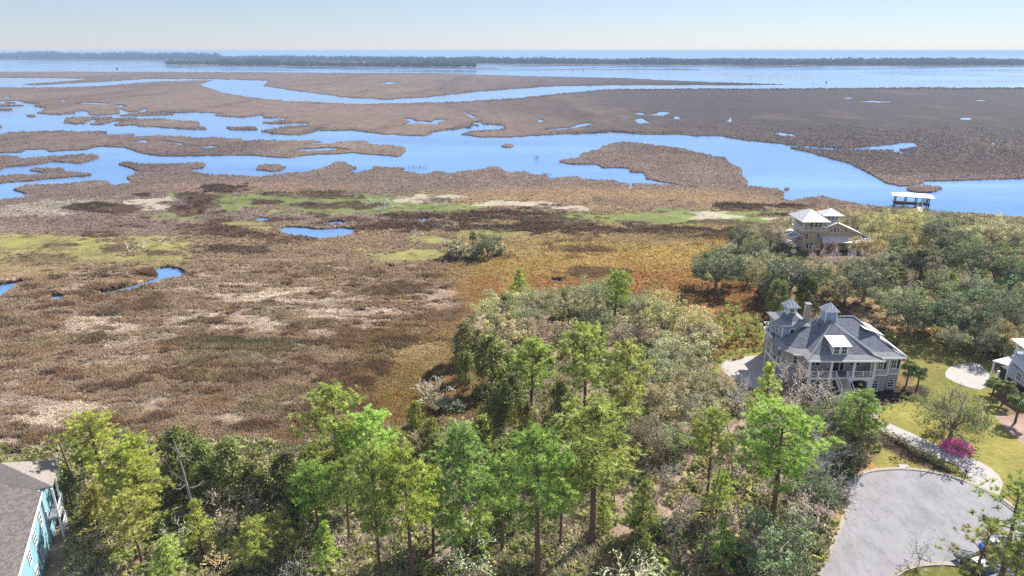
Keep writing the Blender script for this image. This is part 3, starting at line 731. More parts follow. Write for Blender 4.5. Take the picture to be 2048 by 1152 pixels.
def pine_meshes(seed, h=17.0, w=7.5, top=0.5, dens=1.0, lean=0.3, shape='round', tuft_r=0.44):
    """trunk mesh (with limbs) and crown mesh of one pine"""
    rng = np.random.default_rng(seed); mb = MB(); v = []; f = []; lc = []
    la = rng.uniform(0, 6.28); bend = [np.array([math.cos(la), math.sin(la), 0]) * lean * t ** 2 for t in np.linspace(0, 1, 9)]
    pts = [np.array([0, 0, -0.2 + (h + 0.2 - 0.6) * t]) + b + rng.normal(size=3) * 0.03 for t, b in zip(np.linspace(0, 1, 9), bend)]
    r0 = 0.012 * h + 0.03
    mb.tube(pts, [r0 * (1.25 if t == 0 else 1.0) * (1 - t) ** 0.75 + 0.025 for t in np.linspace(0, 1, 9)], 7)
    def trunk_at(t):
        q = t * 8; i = min(int(q), 7); return pts[i] + (pts[i + 1] - pts[i]) * (q - i)
    nb = int(38 * dens); z0 = 1 - top
    for i in range(nb):
        t = z0 + (1 - z0) * ((i + rng.uniform(0, 0.9)) / nb)
        u = (t - z0) / (1 - z0)
        if shape == 'round': prof = math.sin(math.pi * (0.20 + 0.78 * u)) ** 0.75
        elif shape == 'cone': prof = (1 - u) ** 0.8 * 0.95 + 0.1
        else: prof = 0.35 + 0.65 * math.sin(math.pi * min(1.0, u * 0.95 + 0.05))
        a = i * 2.399 + rng.uniform(-0.5, 0.5)
        L = w / 2 * prof * rng.uniform(0.7, 1.12)
        el = -0.15 + 0.95 * u + rng.uniform(-0.2, 0.2)
        p = trunk_at(t); d = np.array([math.cos(a) * math.cos(el), math.sin(a) * math.cos(el), math.sin(el)])
        bp = [p]
        for j in range(1, 4):
            bp.append(p + d * L * j / 3 + np.array([0, 0, 0.10 * L * (j / 3) ** 2]) + rng.normal(size=3) * 0.05 * L)
        br = 0.03 + 0.014 * L
        mb.tube(bp, [br, br * 0.75, br * 0.5, br * 0.2], 4)
        nt_ = max(4, int(L * 7.5 * dens))
        for k in range(nt_):
            s = rng.uniform(0.35, 1.02); q = s * 3; j = min(int(q), 2); c = bp[j] + (bp[j + 1] - bp[j]) * (q - j)
            off = rng.normal(size=3) * np.array([0.32, 0.32, 0.2]) * (0.5 + 0.35 * L)
            cc = c + off * 0.8
            needle_tuft(v, f, lc, cc, d * 0.6 + np.array([0, 0, 0.9]) + off * 0.2, tuft_r * rng.uniform(0.75, 1.25), rng)
    for k in range(6):
        needle_tuft(v, f, lc, trunk_at(1.0) + rng.normal(size=3) * 0.25, np.array([0, 0, 1.0]), tuft_r, rng)
    return mb.mesh("trunk"), crown_np("crown", v, f, lc)

def oak_meshes(seed, w=9.0, h=7.0, clumps=130, leaves=46, ls=0.13, grey=0.35, base=0.25):
    rng = np.random.default_rng(seed); mb = MB(); v = []; f = []; lc = []
    tips = []
    nl = 7
    mb.tube([(0, 0, -0.2), (0.1, 0, h * 0.15), (0.15, 0.05, h * 0.3)], [0.34, 0.27, 0.24], 7)
    for i in range(nl):
        a = i * 2 * math.pi / nl + rng.uniform(-0.4, 0.4); R = w / 2 * rng.uniform(0.5, 0.85); zt = h * rng.uniform(0.6, 0.9)
        p0 = np.array([0.12, 0, h * rng.uniform(0.2, 0.3)]); p3 = np.array([math.cos(a) * R, math.sin(a) * R, zt])
        p1 = p0 + (p3 - p0) * 0.35 + np.array([0, 0, h * 0.08]) + rng.normal(size=3) * 0.2; p2 = p0 + (p3 - p0) * 0.7 + np.array([0, 0, h * 0.08]) + rng.normal(size=3) * 0.25
        mb.tube([p0, p1, p2, p3], [0.17, 0.12, 0.08, 0.03], 5); tips += [p2, p3]
    for i in range(clumps):
        u = rng.normal(size=3); u /= np.linalg.norm(u)
        if u[2] < -0.35: u[2] *= -0.5
        lob = 1 + 0.24 * math.sin(3 * math.atan2(u[1], u[0]) + seed) + 0.12 * math.sin(5 * u[2] + 2 * u[0] * seed)
        rr = rng.uniform(0.72, 1.0) if rng.uniform() < 0.8 else rng.uniform(0.35, 0.75)
        c = np.array([u[0] * w / 2 * lob, u[1] * w / 2 * lob, h * base + (u[2] * 0.5 + 0.5) * h * (1 - base) * lob]) * np.array([rr, rr, 1]) + np.array([0, 0, -h * 0.12 * (1 - rr)])
        tp = tips[rng.integers(0, len(tips))]
        if rng.uniform() < 0.5: mb.tube([tp + (c - tp) * 0.1, tp + (c - tp) * 0.6 + rng.normal(size=3) * 0.15, c], [0.035, 0.022, 0.01], 3)
        cr = rng.uniform(0.45, 0.95) * w / 9; g0 = rng.uniform(0.6, 1.3); pale = rng.uniform() < grey
        for k in range(leaves):
            o = rng.normal(size=3); o /= np.linalg.norm(o); o *= cr * rng.uniform(0.3, 1.0) ** 0.5; o[2] *= 0.75
            g = g0 * rng.uniform(0.65, 1.4); tone = (1.28, 1.2, 1.25) if pale and rng.uniform() < 0.6 else (1, 1, 1)
            leaf_tri(v, f, lc, c + o, o + u * 0.6 + np.array([0, 0, 0.4]), ls * rng.uniform(0.7, 1.4), rng, g, tone)
    return mb.mesh("trunk"), crown_np("crown", v, f, lc)

def cedar_meshes(seed, w=4.5, h=6.5, clumps=90, leaves=44, ls=0.13):
    rng = np.random.default_rng(seed); mb = MB(); v = []; f = []; lc = []
    mb.tube([(0, 0, -0.2), (0.05, 0, h * 0.4), (0, 0.05, h * 0.9)], [0.2, 0.13, 0.03], 6)
    for i in range(clumps):
        t = rng.uniform(0.03, 1.0) ** 0.9; a = rng.uniform(0, 6.28)
        prof = (0.75 + 0.25 * math.sin(3 * a + seed)) * math.sin(math.pi * min(1, 0.22 + 0.74 * t)) ** 0.7
        R = w / 2 * prof * rng.uniform(0.55, 1.05)
        c = np.array([math.cos(a) * R, math.sin(a) * R, h * (0.06 + 0.9 * t)])
        if rng.uniform() < 0.4: mb.tube([(0, 0, c[2] * 0.8), tuple(c)], [0.04, 0.012], 3)
        up = np.array([math.cos(a) * 0.5, math.sin(a) * 0.5, 0.9]); cr = rng.uniform(0.35, 0.7) * w / 4.5; g0 = rng.uniform(0.6, 1.35)
        for k in range(leaves):
            o = rng.normal(size=3) * np.array([0.42, 0.42, 0.6]) * cr
            g = g0 * rng.uniform(0.65, 1.35); yl = rng.uniform(0.9, 1.25)
            leaf_tri(v, f, lc, c + o, o + up * 0.5, ls * rng.uniform(0.7, 1.4), rng, g, (yl, 1, 0.9))
    return mb.mesh("trunk"), crown_np("crown", v, f, lc)

def bare_meshes(seed, w=6.0, h=6.0, lv=5, tw=0.034, trunk=0.16, leafy=0.15, upright=0.5, low=False):
    """leafless tree: limbs in the trunk mesh, the fine twigs are its crown"""
    rng = np.random.default_rng(seed); mb = MB(); v = []; f = []; lc = []
    def grow(p, d, L, r, k):
        q = p + d * L * 0.5 + rng.normal(size=3) * 0.06 * L; e = q + (d + rng.normal(size=3) * 0.18) * L * 0.5
        if k < lv - 2: mb.tube([p, q, e], [r, r * 0.8, r * 0.6], 5 if k < 2 else 3)
        else:
            for a, b in ((p, q), (q, e)):
                s = np.cross(b - a, rng.normal(size=3)); s = s / (np.linalg.norm(s) + 1e-9) * max(r, tw); n = len(v); g = rng.uniform(0.6, 1.35)
                v.extend([tuple(a - s), tuple(a + s), tuple(b + s * 0.6), tuple(b - s * 0.6)]); f.extend([(n, n + 1, n + 2), (n, n + 2, n + 3)]); lc.extend([(g, g, g, 1)] * 4)
        if k >= lv:
            if rng.uniform() < leafy:
                for _ in range(3): leaf_tri(v, f, lc, e + rng.normal(size=3) * 0.12, np.array([0, 0, 1.0]), 0.09, rng, rng.uniform(0.7, 1.2), (0.85, 0.95, 0.6))
            return
        for i in range(3 if k else 5 + int(rng.uniform(0, 2))):
            nd = d * (0.75 if k else upright) + rng.normal(size=3) * (0.55 if k else 0.62)
            nd[2] = abs(nd[2]) * 0.6 + 0.15 if not k else nd[2] + 0.05
            nd /= np.linalg.norm(nd); st = e if i == 0 else p + (e - p) * rng.uniform(0.45, 1.0)
            grow(st, nd, L * (rng.uniform(0.62, 0.8) if k else rng.uniform(0.9, 1.2)), r * 0.6, k + 1)
    if low:
        for i in range(6):
            a = i * 1.05; d = np.array([math.cos(a) * 0.8, math.sin(a) * 0.8, 0.7]); grow(np.array([0.1 * math.cos(a), 0.1 * math.sin(a), -0.1]), d / np.linalg.norm(d), 1.2, trunk * 0.5, 1)
    else:
        grow(np.array([0, 0, -0.2]), np.array([0.04, 0.02, 1.0]), 2.0, trunk, 0)
    V = np.array(mb.v) if mb.v else np.zeros((1, 3)); A = np.concatenate([V, np.array(v)])
    sx = w / 2 / np.percentile(np.hypot(A[:, 0], A[:, 1]), 97); sz = h / A[:, 2].max()
    mb.v = [(p[0] * sx, p[1] * sx, p[2] * sz) for p in mb.v]; v = [(p[0] * sx, p[1] * sx, p[2] * sz) for p in v]
    return mb.mesh("trunk"), crown_np("crown", v, f, lc)

def snag_meshes(seed, h, r=0.2, branches=10, w=3.0, lean=(0.3, 0.1)):
    rng = np.random.default_rng(seed); mb = MB()
    pts = [np.array([lean[0] * t * t * h * 0.2, lean[1] * t * h * 0.2, -0.2 + h * t]) + rng.normal(size=3) * 0.04 for t in np.linspace(0, 1, 8)]
    mb.tube(pts, [r * (1.1 - 0.75 * t) for t in np.linspace(0, 1, 8)], 6)
    tk = mb.mesh("trunk"); mb = MB()
    for i in range(branches):
        t = rng.uniform(0.4, 1.0); q = t * 7; j = min(int(q), 6); p = pts[j] + (pts[j + 1] - pts[j]) * (q - j)
        a = rng.uniform(0, 6.28); d = np.array([math.cos(a), math.sin(a), rng.uniform(-0.1, 0.7)]); L = w / 2 * rng.uniform(0.4, 1.0)
        b1 = p + d * L * 0.5 + rng.normal(size=3) * 0.1; b2 = b1 + (d + np.array([0, 0, rng.uniform(-0.2, 0.8)])) * L * 0.5
        mb.tube([p, b1, b2], [r * 0.26, r * 0.17, r * 0.06], 4)
        for m_ in range(2): mb.tube([b1, b1 + d * L * 0.3 + rng.normal(size=3) * L * 0.25], [r * 0.13, r * 0.05], 3)
    return tk, (mb.mesh("branch") if branches else None)

def palm_meshes(seed, h=4.5, fr=1.15, n=26):
    rng = np.random.default_rng(seed); mb = MB(); v = []; f = []; lc = []
    mb.tube([(0, 0, -0.2), (0.05, 0, h * 0.5), (0.0, 0.08, h)], [0.2, 0.16, 0.19], 8)
    for i in range(n):
        a = i * 2.399; el = rng.uniform(-0.7, 1.35); L = rng.uniform(0.8, 1.25) * fr
        d = np.array([math.cos(a) * math.cos(el), math.sin(a) * math.cos(el), math.sin(el)])
        c = np.array([0, 0.08, h]) + d * L * 0.9
        mb.tube([(0, 0.08, h - 0.05), tuple(c)], [0.03, 0.02], 3)
        fan_leaf(v, f, lc, c, a, el * 0.8 - 0.3, 0.8 * fr, rng, 11, 0.4)
    return mb.mesh("trunk"), crown_np("crown", v, f, lc)

KINDS = {}
def kind(name, obj_name, cat, gen, variants, w, h, crown_mat, trunk_mat, crown_name="crown"):
    KINDS[name] = dict(o=obj_name, cat=cat, m=[gen(i) for i in variants], w=w, h=h, cm=crown_mat, tm=trunk_mat, cn=crown_name)
kind('pine', 'pine_tree', 'pine tree', lambda i: pine_meshes(10 + i, 17, 7.5, [0.5, 0.44, 0.56, 0.48, 0.6, 0.52][i], [1.0, 0.95, 1.1, 1.0, 1.1, 0.9][i], 0.5, ['round', 'round', 'full', 'round', 'full', 'round'][i]), range(6), 7.5, 17, m_needle, m_bark)
kind('young', 'young_pine', 'pine tree', lambda i: pine_meshes(40 + i, 9, 4.2, 0.72, 0.85, 0.25, ['cone', 'full', 'cone'][i], 0.42), range(3), 4.2, 9, m_needle, m_bark)
kind('thin', 'sparse_pine', 'pine tree', lambda i: pine_meshes(60 + i, 14, 6.0, 0.62, 0.55, 0.6, 'full', 0.5), range(2), 6.0, 14, m_needle, m_bark)
kind('oak', 'live_oak', 'oak tree', lambda i: oak_meshes(80 + i, 9, 7), range(5), 9, 7, m_oak, m_greybark)
kind('cedar', 'cedar_tree', 'cedar tree', lambda i: cedar_meshes(100 + i), range(4), 4.5, 6.5, m_cedar, m_greybark)
m_darkoak = leaf_mat('dark_oak_leaves', tuple(lin(138, 142, 104)), transl=0.36, up=0.3)
kind('dark', 'dark_oak', 'oak tree', lambda i: oak_meshes(120 + i, 8, 7, 130, 48, 0.13, 0.05, 0.1), range(3), 8, 7, m_darkoak, m_greybark)
kind('bare', 'bare_tree', 'leafless tree', lambda i: bare_meshes(140 + i, 6.5, 6.5), range(4), 6.5, 6.5, m_twig, m_greybark)
kind('scrub', 'bare_shrub', 'leafless shrub', lambda i: bare_meshes(160 + i, 5, 3.2, 4, 0.022, 0.12, 0.3, low=True), range(3), 5, 3.2, m_twig, m_greybark)
kind('drift', 'dead_tree', 'dead tree', lambda i: bare_meshes(180 + i, 6, 4.2, 3, 0.035, 0.16, 0.0), range(3), 6, 4.2, leaf_mat("bleached_twigs", tuple(lin(214, 206, 196)), transl=0.0, up=0.2), m_dead)
kind('palm', 'palm_tree', 'palm tree', lambda i: palm_meshes(200 + i), range(3), 4.0, 5.6, m_palm, m_bark)
kind('shrub', 'leafy_shrub', 'shrub', lambda i: oak_meshes(220 + i, 3.0, 2.0, 46, 30, 0.09, 0.1, 0.02), range(3), 3.0, 2.0, m_oak, m_greybark)

TINTS = {'y': (1.1, 1.06, 0.86), 'g': (0.88, 0.98, 0.92), 'n': (1, 1, 1), 'd': (0.92, 0.98, 0.9), 'b': (0.85, 0.98, 1.05), 'p': (1.14, 1.1, 1.04), 's': (1.2, 1.22, 1.12), 'o': (1.25, 1.12, 0.8), 'k': (0.84, 0.92, 0.92), 'r': (1.05, 0.85, 0.8), 'v': (1.15, 1.3, 0.75)}
TR = np.random.default_rng(99)
N_TREES = [0]
def plant(kd, px, top, wpx, label, tint='n', by=None, group=None, hk=1.0):
    """stand a tree whose crown top shows at (px, top) and whose crown is wpx wide in the photograph"""
    K = KINDS[kd]
    if by is not None:
        x, y = at(px, by); h = None
        t = (top - 576) / -FPX; dzz = (-SP + t * CP) / (CP + t * SP)
        h = CAM_H + y * dzz
        W = wpx * depth(x, y) / FPX
    else:
        h = K['h'] * 0.8
        for _ in range(4):
            x, y = at(px, top, h); W = wpx * depth(x, y, h) / FPX
            h = K['h'] * (W / K['w']) ** (0.8 if kd != 'pine' else 0.35) * hk
        x, y = at(px, top, h)
    i = N_TREES[0]; N_TREES[0] += 1
    tm, cm = K['m'][i % len(K['m'])]
    tint = TINTS[tint] if isinstance(tint, str) else tint
    jt = TR.normal(1, 0.06, 3) * TR.normal(1, 0.08)
    r = thing(K['o'], label, K['cat'], (x, y, float(drop(x, y)) - 0.1), TR.uniform(0, 6.28), group)
    s = W / K['w']; q = TR.uniform(0.88, 1.14); r.scale = (s * q, s / q, h / K['h'] * (1.0 if by is not None else TR.uniform(0.92, 1.06)))
    a = link("trunk", tm, K['tm'], r)
    c = link(K['cn'], cm, K['cm'], r); c.color = (*np.clip(np.array(tint) * jt, 0.2, 2.2), 1)
    return r
ORD = 'first second third fourth fifth sixth seventh eighth ninth tenth eleventh twelfth thirteenth fourteenth fifteenth sixteenth'.split()
P = lambda *a, **k: plant(*a, **k)
# the pines of the wood, one by one
for a in [
 ('pine', 218, 822, 112, "flat-topped bright green pine beside the bare dead pole above the blue house", 'y', 1000),
 ('pine', 292, 872, 100, "bright yellow-green pine crown pressed against the dark cedars on its far side", 'y', 1045),
 ('pine', 266, 905, 105, "yellow-green pine just below the flat-topped pine near the blue house", 'y', 1060),
 ('pine', 300, 935, 110, "bushy yellow-green pine with feathery boughs over the wood by the blue house", 'y', 1085),
 ('pine', 285, 990, 105, "lower light green pine standing closest to the blue house wall", 'n', 1130),
 ('pine', 682, 764, 145, "tall pine with a two-lobed crown rising out of the brown marsh edge", 'n', 992),
 ('pine', 750, 822, 115, "pine with pale dome crown beside the tall two-lobed pine", 's', 1015),
 ('pine', 706, 850, 70, "slim pine tucked under the tall two-lobed pine", 'n', 1010),
 ('pine', 762, 905, 112, "darker pine of the close pair with slender trunks at the lower edge", 'g', 1172),
 ('pine', 826, 893, 135, "bright pine of the close pair with slender trunks at the lower edge", 'y', 1165),
 ('pine', 920, 852, 118, "bluish-green narrow pine with a long dark trunk, standing alone in the wood", 'b', 1078),
 ('pine', 1074, 848, 170, "big dark pine with a thick trunk reaching the lower edge", 'g', 1172),
 ('pine', 1182, 797, 195, "largest spreading pine with a clean leaning trunk by the bare leaf litter", 'n', 1093),
 ('pine', 1168, 650, 150, "broad bright pine over the grey oaks in the middle of the wood", 'n', 880),
 ('pine', 1245, 695, 110, "bright pine joined to the broad pine among the grey oaks", 'n', 900),
 ('pine', 1062, 673, 105, "pine on a bare thin trunk in front of the dark cedar mound", 'n', 852),
 ('pine', 1228, 543, 68, "narrow upright pine topping the far end of the oak grove", 'g', 655),
 ('young', 1040, 535, 42, "small lone pine at the marsh edge of the grove", 's', 596),
 ('young', 1278, 958, 95, "small round-headed pine standing on the leaf litter", 'g', 1096),
 ('pine', 1412, 814, 98, "slender dark pine between the leaf litter and the umbrella pine", 'd', 1010),
 ('pine', 1542, 810, 178, "umbrella-shaped dark green pine with a thick trunk near the road", 'd', 1052),
 ('pine', 1700, 785, 112, "dark pine at the corner of the white driveway", 'd', 925),
 ('young', 518, 1035, 78, "bright green cone-shaped young pine low in the wood", 'y', 1150),
 ('young', 572, 1018, 70, "young green pine next to the bright cone-shaped one", 'g', 1122),
 ('young', 1440, 1028, 62, "thin young pine leaning over the leaf litter", 'n', 1140),
 ('young', 1432, 942, 56, "wispy young pine below the slender dark pine", 's', 1035),
 ('thin', 2000, 962, 160, "open-crowned pine with bare trunk between road and lawn corner", 'd', 1165),
 ('thin', 1930, 1042, 112, "sparse dark pine standing in front of the grey road", 'd', 1215),
 ('young', 2020, 1085, 66, "leafy pine sapling at the right end of the blue car", 'n', 1190),
 ('young', 1527, 722, 66, "small pine on a forked trunk before the grey house", 's', 850),
 ('pine', 640, 925, 100, "green pine on a slim trunk among the dark cedars", 'g', 1085),
 ('pine', 1005, 905, 112, "shaded green pine behind the big dark pine", 'g', 1110),
 ('pine', 868, 930, 95, "blue-green pine squeezed between the bright pair and the lone narrow pine", 'b', 1110),
 ('pine', 700, 915, 90, "dull green pine behind the close pair of slender pines", 'g', 1090),
 ('young', 905, 1010, 60, "thin green sapling pine under the narrow blue-green pine", 'b', 1110),
 ('pine', 1120, 905, 90, "pale pine filling the gap between the two biggest pines", 's', 1100),
 ('young', 405, 1000, 70, "yellow-green young pine under the leafless grey snag", 'y', 1110),
 ('young', 2040, 1000, 60, "dark young pine at the lawn corner by the road", 'g', 1100),
]: P(*a[:5], a[5], by=a[6])
for a in [
 ('young', 655, 1040, 62, "young dull green pine in the scrub by the lower edge", 'g', 1150),
 ('young', 960, 985, 64, "young green pine at the foot of the shaded pine", 'g', 1100),
 ('young', 345, 1075, 70, "pale young pine low in the scrub near the blue house", 's', 1170),
 ('young', 1205, 985, 46, "sapling pine beside the leaning trunk of the largest pine", 'n', 1075),
]: P(*a[:5], a[5], by=a[6])

# oaks of the grove in the middle
G = "grey-green oaks of the grove"
for px, t, w, tn, lb in [
 (1000, 588, 108, 's', "pale grey oak at the marsh corner of the grove"), (1062, 582, 84, 'p', "greyish oak behind the pale corner oak, facing the rusty meadow"), (1112, 590, 84, 'n', "small grey oak along the far rim of the grove beside a round cedar"),
 (1160, 572, 84, 'n', "grey-green oak on the far rim left of the narrow pine"), (1192, 560, 76, 'n', "oak whose crown touches the narrow upright pine"), (1005, 640, 112, 's', "silvery spreading oak above the dark cedar mounds"),
 (1090, 640, 112, 'p', "pinkish-grey oak behind the pine on the bare thin trunk"), (1335, 602, 122, 's', "large pale rounded oak on the meadow side of the grove"), (1398, 628, 112, 's', "pale oak at the end of the grove by the hedge of the grey house"),
 (1283, 598, 88, 'n', "green-grey oak just right of the narrow pine"), (1262, 642, 96, 'n', "mid-grey oak in front of the narrow pine"), (1352, 682, 110, 's', "wide silvery oak facing the pale driveway of the grey house"),
 (1308, 716, 116, 'n', "olive-grey oak in the centre of the grove beside the joined pines"), (1240, 772, 105, 'n', "low olive oak under the joined bright pines"), (1330, 772, 112, 's', "speckled grey oak next to the bare trees of the grey house"),
 (1385, 735, 96, 'p', "pinkish oak crown beside a thin dead trunk"), (1290, 842, 110, 'd', "shaded oak at the top of the leaf litter slope"), (1395, 800, 100, 'n', "grey oak above the slender dark pine"), (1195, 610, 84, 'd', "dark oak in the hollow under the narrow pine"),
 (1125, 655, 80, 'd', "dark oak in the gap left of the broad bright pine"), (1340, 850, 90, 'd', "dark low oak bordering the open leaf litter"), (1050, 620, 70, 'g', "green round oak in the middle of the silvery ones"),
 (1225, 850, 90, 'd', "deep green oak behind the crown of the largest pine")]:
    P('oak', px, t, w, lb, tn, group=G)
# cedars and dark evergreens of the wood
G = "dark evergreens of the wood"
for px, t, w, tn, lb in [
 (930, 638, 76, 'n', "dark cedar mound reaching furthest into the brown marsh"), (982, 668, 104, 'n', "big dark cedar mound casting shade on the gold grass"), (1010, 590, 44, 'n', "small dark cedar at the base of the lone little pine"), (1132, 573, 44, 'o', "round yellow-tinged cedar on the rim of the rusty meadow"),
 (995, 760, 84, 'n', "dark cedar left of the thin bare trunk"), (1022, 735, 80, 'd', "shaded cedar behind the thin bare trunk"), (965, 830, 72, 'o', "olive cedar in the gold grass corner"), (1048, 800, 70, 'o', "olive cedar at the foot of the thin bare trunk"),
 (455, 876, 112, 'n', "broad dark cedar at the marsh edge with a bare bough in it"), (346, 858, 100, 'd', "tall dark cedar just behind the leafless grey snag"), (400, 880, 84, 'n', "dark cedar touching the leafless grey snag"), (620, 880, 76, 'o', "upright olive cedar left of the tall two-lobed pine"),
 (562, 905, 76, 'n', "dark upright cedar next to the olive one at the marsh edge"), (860, 838, 56, 'o', "bright small cedar among bleached twigs"), (905, 862, 52, 'n', "narrow cedar behind the lone narrow pine"), (1003, 868, 90, 'd', "dark cedar in the shade between lone pine and big pine"),
 (128, 950, 60, 'n', "dark cedar under the bare dead pole"), (180, 965, 66, 'o', "olive cedar right of the dead pole"), (830, 800, 44, 'v', "small bright bush in the gold grass near the bleached shrub"), (590, 945, 70, 'd', "dark cedar in the second rank behind the upright ones"),
 (665, 900, 70, 'o', "cedar at the foot of the tall two-lobed pine"), (505, 930, 60, 'd', "low dark cedar beside the broad one"), (790, 850, 50, 'o', "cedar between the pale dome pine and the gold grass"), (930, 700, 50, 'd', "small cedar in front of the dark mound"),
 (870, 870, 60, 'd', "dark bush left of the lone narrow pine"), (400, 930, 70, 'd', "dark cedar below the snag's branches"), (1120, 770, 80, 'n', "dark evergreen under the broad bright pine"), (1010, 980, 74, 'd', "dark evergreen in the shade of the big dark pine"),
 (1190, 880, 70, 'd', "evergreen in the shade of the largest pine"), (1280, 1010, 46, 'd', "dark bush at the foot of the round-headed small pine")]:
    P('cedar', px, t, w, lb, tn, group=G)
for px, t, w, tn, lb in [(1560, 1040, 175, 'd', "broad dark live oak beside the kerb at the lower edge"), (1690, 800, 120, 'd', "dark oak at the stair end of the slate path"), (1715, 862, 84, 'd', "dark bush under the driveway corner pine"),
                         (1640, 960, 90, 'k', "shaded dark oak behind the grey thicket by the kerb")]:
    P('dark', px, t, w, lb, tn)
# leafless trees round the house drive and in the wood
G = "leafless grey trees"
for px, t, w, tn, lb in [
 (1592, 722, 112, 'p', "leafless grey tree before the left bay of the grey house"), (1640, 752, 112, 'n', "leafless tree in front of the house stairs"), (1565, 775, 110, 'p', "pale leafless tree between the small pine and the stairs"), (1480, 745, 96, 'n', "leafless tree with stout trunk at the driveway pad"),
 (1620, 825, 112, 'n', "grey leafless tree behind the umbrella pine"), (1662, 860, 96, 'k', "dark twiggy tree left of the driveway corner pine"), (1500, 860, 90, 'n', "leafless tree half hidden by the umbrella pine"), (1455, 720, 70, 's', "thin leafless tree by the shrub row"),
 (1650, 905, 112, 'n', "grey twiggy tree over the verge of the road"), (1625, 985, 130, 'n', "wide leafless tree hanging over the kerb"), (1585, 920, 110, 'k', "dark leafless tree right of the umbrella pine trunk"), (1370, 700, 66, 'p', "pinkish leafless tree beside a thin dead trunk"),
 (440, 955, 84, 'p', "whitish leafless tree right of the leafless snag"), (1455, 840, 80, 'n', "leafless tree between slender and umbrella pines"), (1855, 1060, 84, 'k', "dark leafless shrub in front of the road, left of the sparse pine"), (1530, 800, 90, 'p', "leafless tree in front of the small forked pine"),
 (1120, 720, 60, 'n', "leafless stem in front of the broad bright pine"), (1340, 920, 60, 'k', "thin dark leafless tree on the leaf litter"), (1380, 975, 70, 'n', "leafless sapling on the litter slope"), (505, 960, 60, 'n', "thin leafless tree by the broad dark cedar")]:
    P('bare', px, t, w, lb, tn, group=G)
G = "low leafless scrub of the wood"
for px, t, w, tn, lb in [(930, 1065, 150, 's', "wide grey scrub between the bright pair and big dark pine"), (1270, 1095, 160, 's', "wide pale scrub at the lower edge by the leaf litter"), (455, 1010, 90, 'p', "pale scrub beside the snag's foot"), (345, 1050, 90, 'n', "grey scrub near the blue house"),
                         (600, 1105, 110, 's', "grey scrub between the young pines and the slender pair"), (1480, 1000, 90, 'n', "grey scrub under the umbrella pine"), (700, 1045, 90, 'n', "grey scrub behind the slender pair"), (440, 1090, 90, 'o', "brownish scrub low in the wood"), (250, 1040, 80, 'n', "grey scrub beside the blue house deck"),
                         (1680, 950, 90, 'p', "pinkish scrub at the bend of the kerb"), (1345, 1030, 70, 'p', "twiggy scrub around the fallen trunk"), (190, 895, 70, 's', "silvery scrub by the palmetto near the dead pole"), (1620, 900, 100, 'n', "grey scrub under the leafless trees")]:
    P('scrub', px, t, w, lb, tn, group=G)
# the thicket round the tan house
G = "evergreens of the thicket round the tan house"
for kd, px, t, w, tn, lb in [
 ('dark', 1440, 498, 112, 'd', "big dark oak mound standing out into the gold meadow"), ('dark', 1590, 512, 120, 'n', "dark oak mound in front of the tan house"), ('dark', 1515, 482, 56, 'd', "small dark tree behind the meadow mound"), ('dark', 1545, 545, 70, 'g', "dark green oak between the two big mounds"),
 ('dark', 1900, 438, 108, 'g', "tall dark oak near the dock side of the thicket"), ('dark', 1960, 485, 112, 'd', "dark oak right of the tallest thicket oak"), ('dark', 1895, 545, 100, 'd', "dark oak in the middle of the thicket"), ('dark', 1990, 560, 110, 'k', "blackish oak low in the thicket"),
 ('dark', 1740, 528, 100, 'n', "olive dark oak right of the stone yard"), ('dark', 1830, 585, 110, 'd', "dark oak at the meadow edge of the thicket"), ('dark', 1925, 590, 120, 'd', "wide dark oak above the cottage"), ('dark', 2020, 600, 110, 'k', "dark oak behind the cottage"),
 ('dark', 1700, 545, 80, 'd', "dark shrubby oak at the meadow end of the thicket"), ('dark', 1480, 455, 50, 'k', "small dark oak at the green strip"), ('dark', 2035, 520, 90, 'g', "green oak at the far end of the thicket"), ('dark', 1985, 650, 80, 'n', "oak mound beside the ornamental clumps"),
 ('cedar', 1905, 535, 52, 'v', "bright lime-green tree in the dark thicket"), ('cedar', 1560, 560, 60, 'n', "cedar on the meadow rim before the tan house"), ('cedar', 1655, 535, 50, 'n', "small cedar below the leafless trees of the tan house"), ('dark', 1790, 470, 70, 'd', "dark oak between the pale crowns behind the tan house"),
 ('dark', 1855, 495, 90, 'd', "dark oak below the tallest thicket oak"), ('cedar', 1620, 545, 60, 'd', "dark cedar in front of the stone yard")]:
    P(kd, px, t, w, lb, tn, group=G)
G = "pale oaks of the thicket"
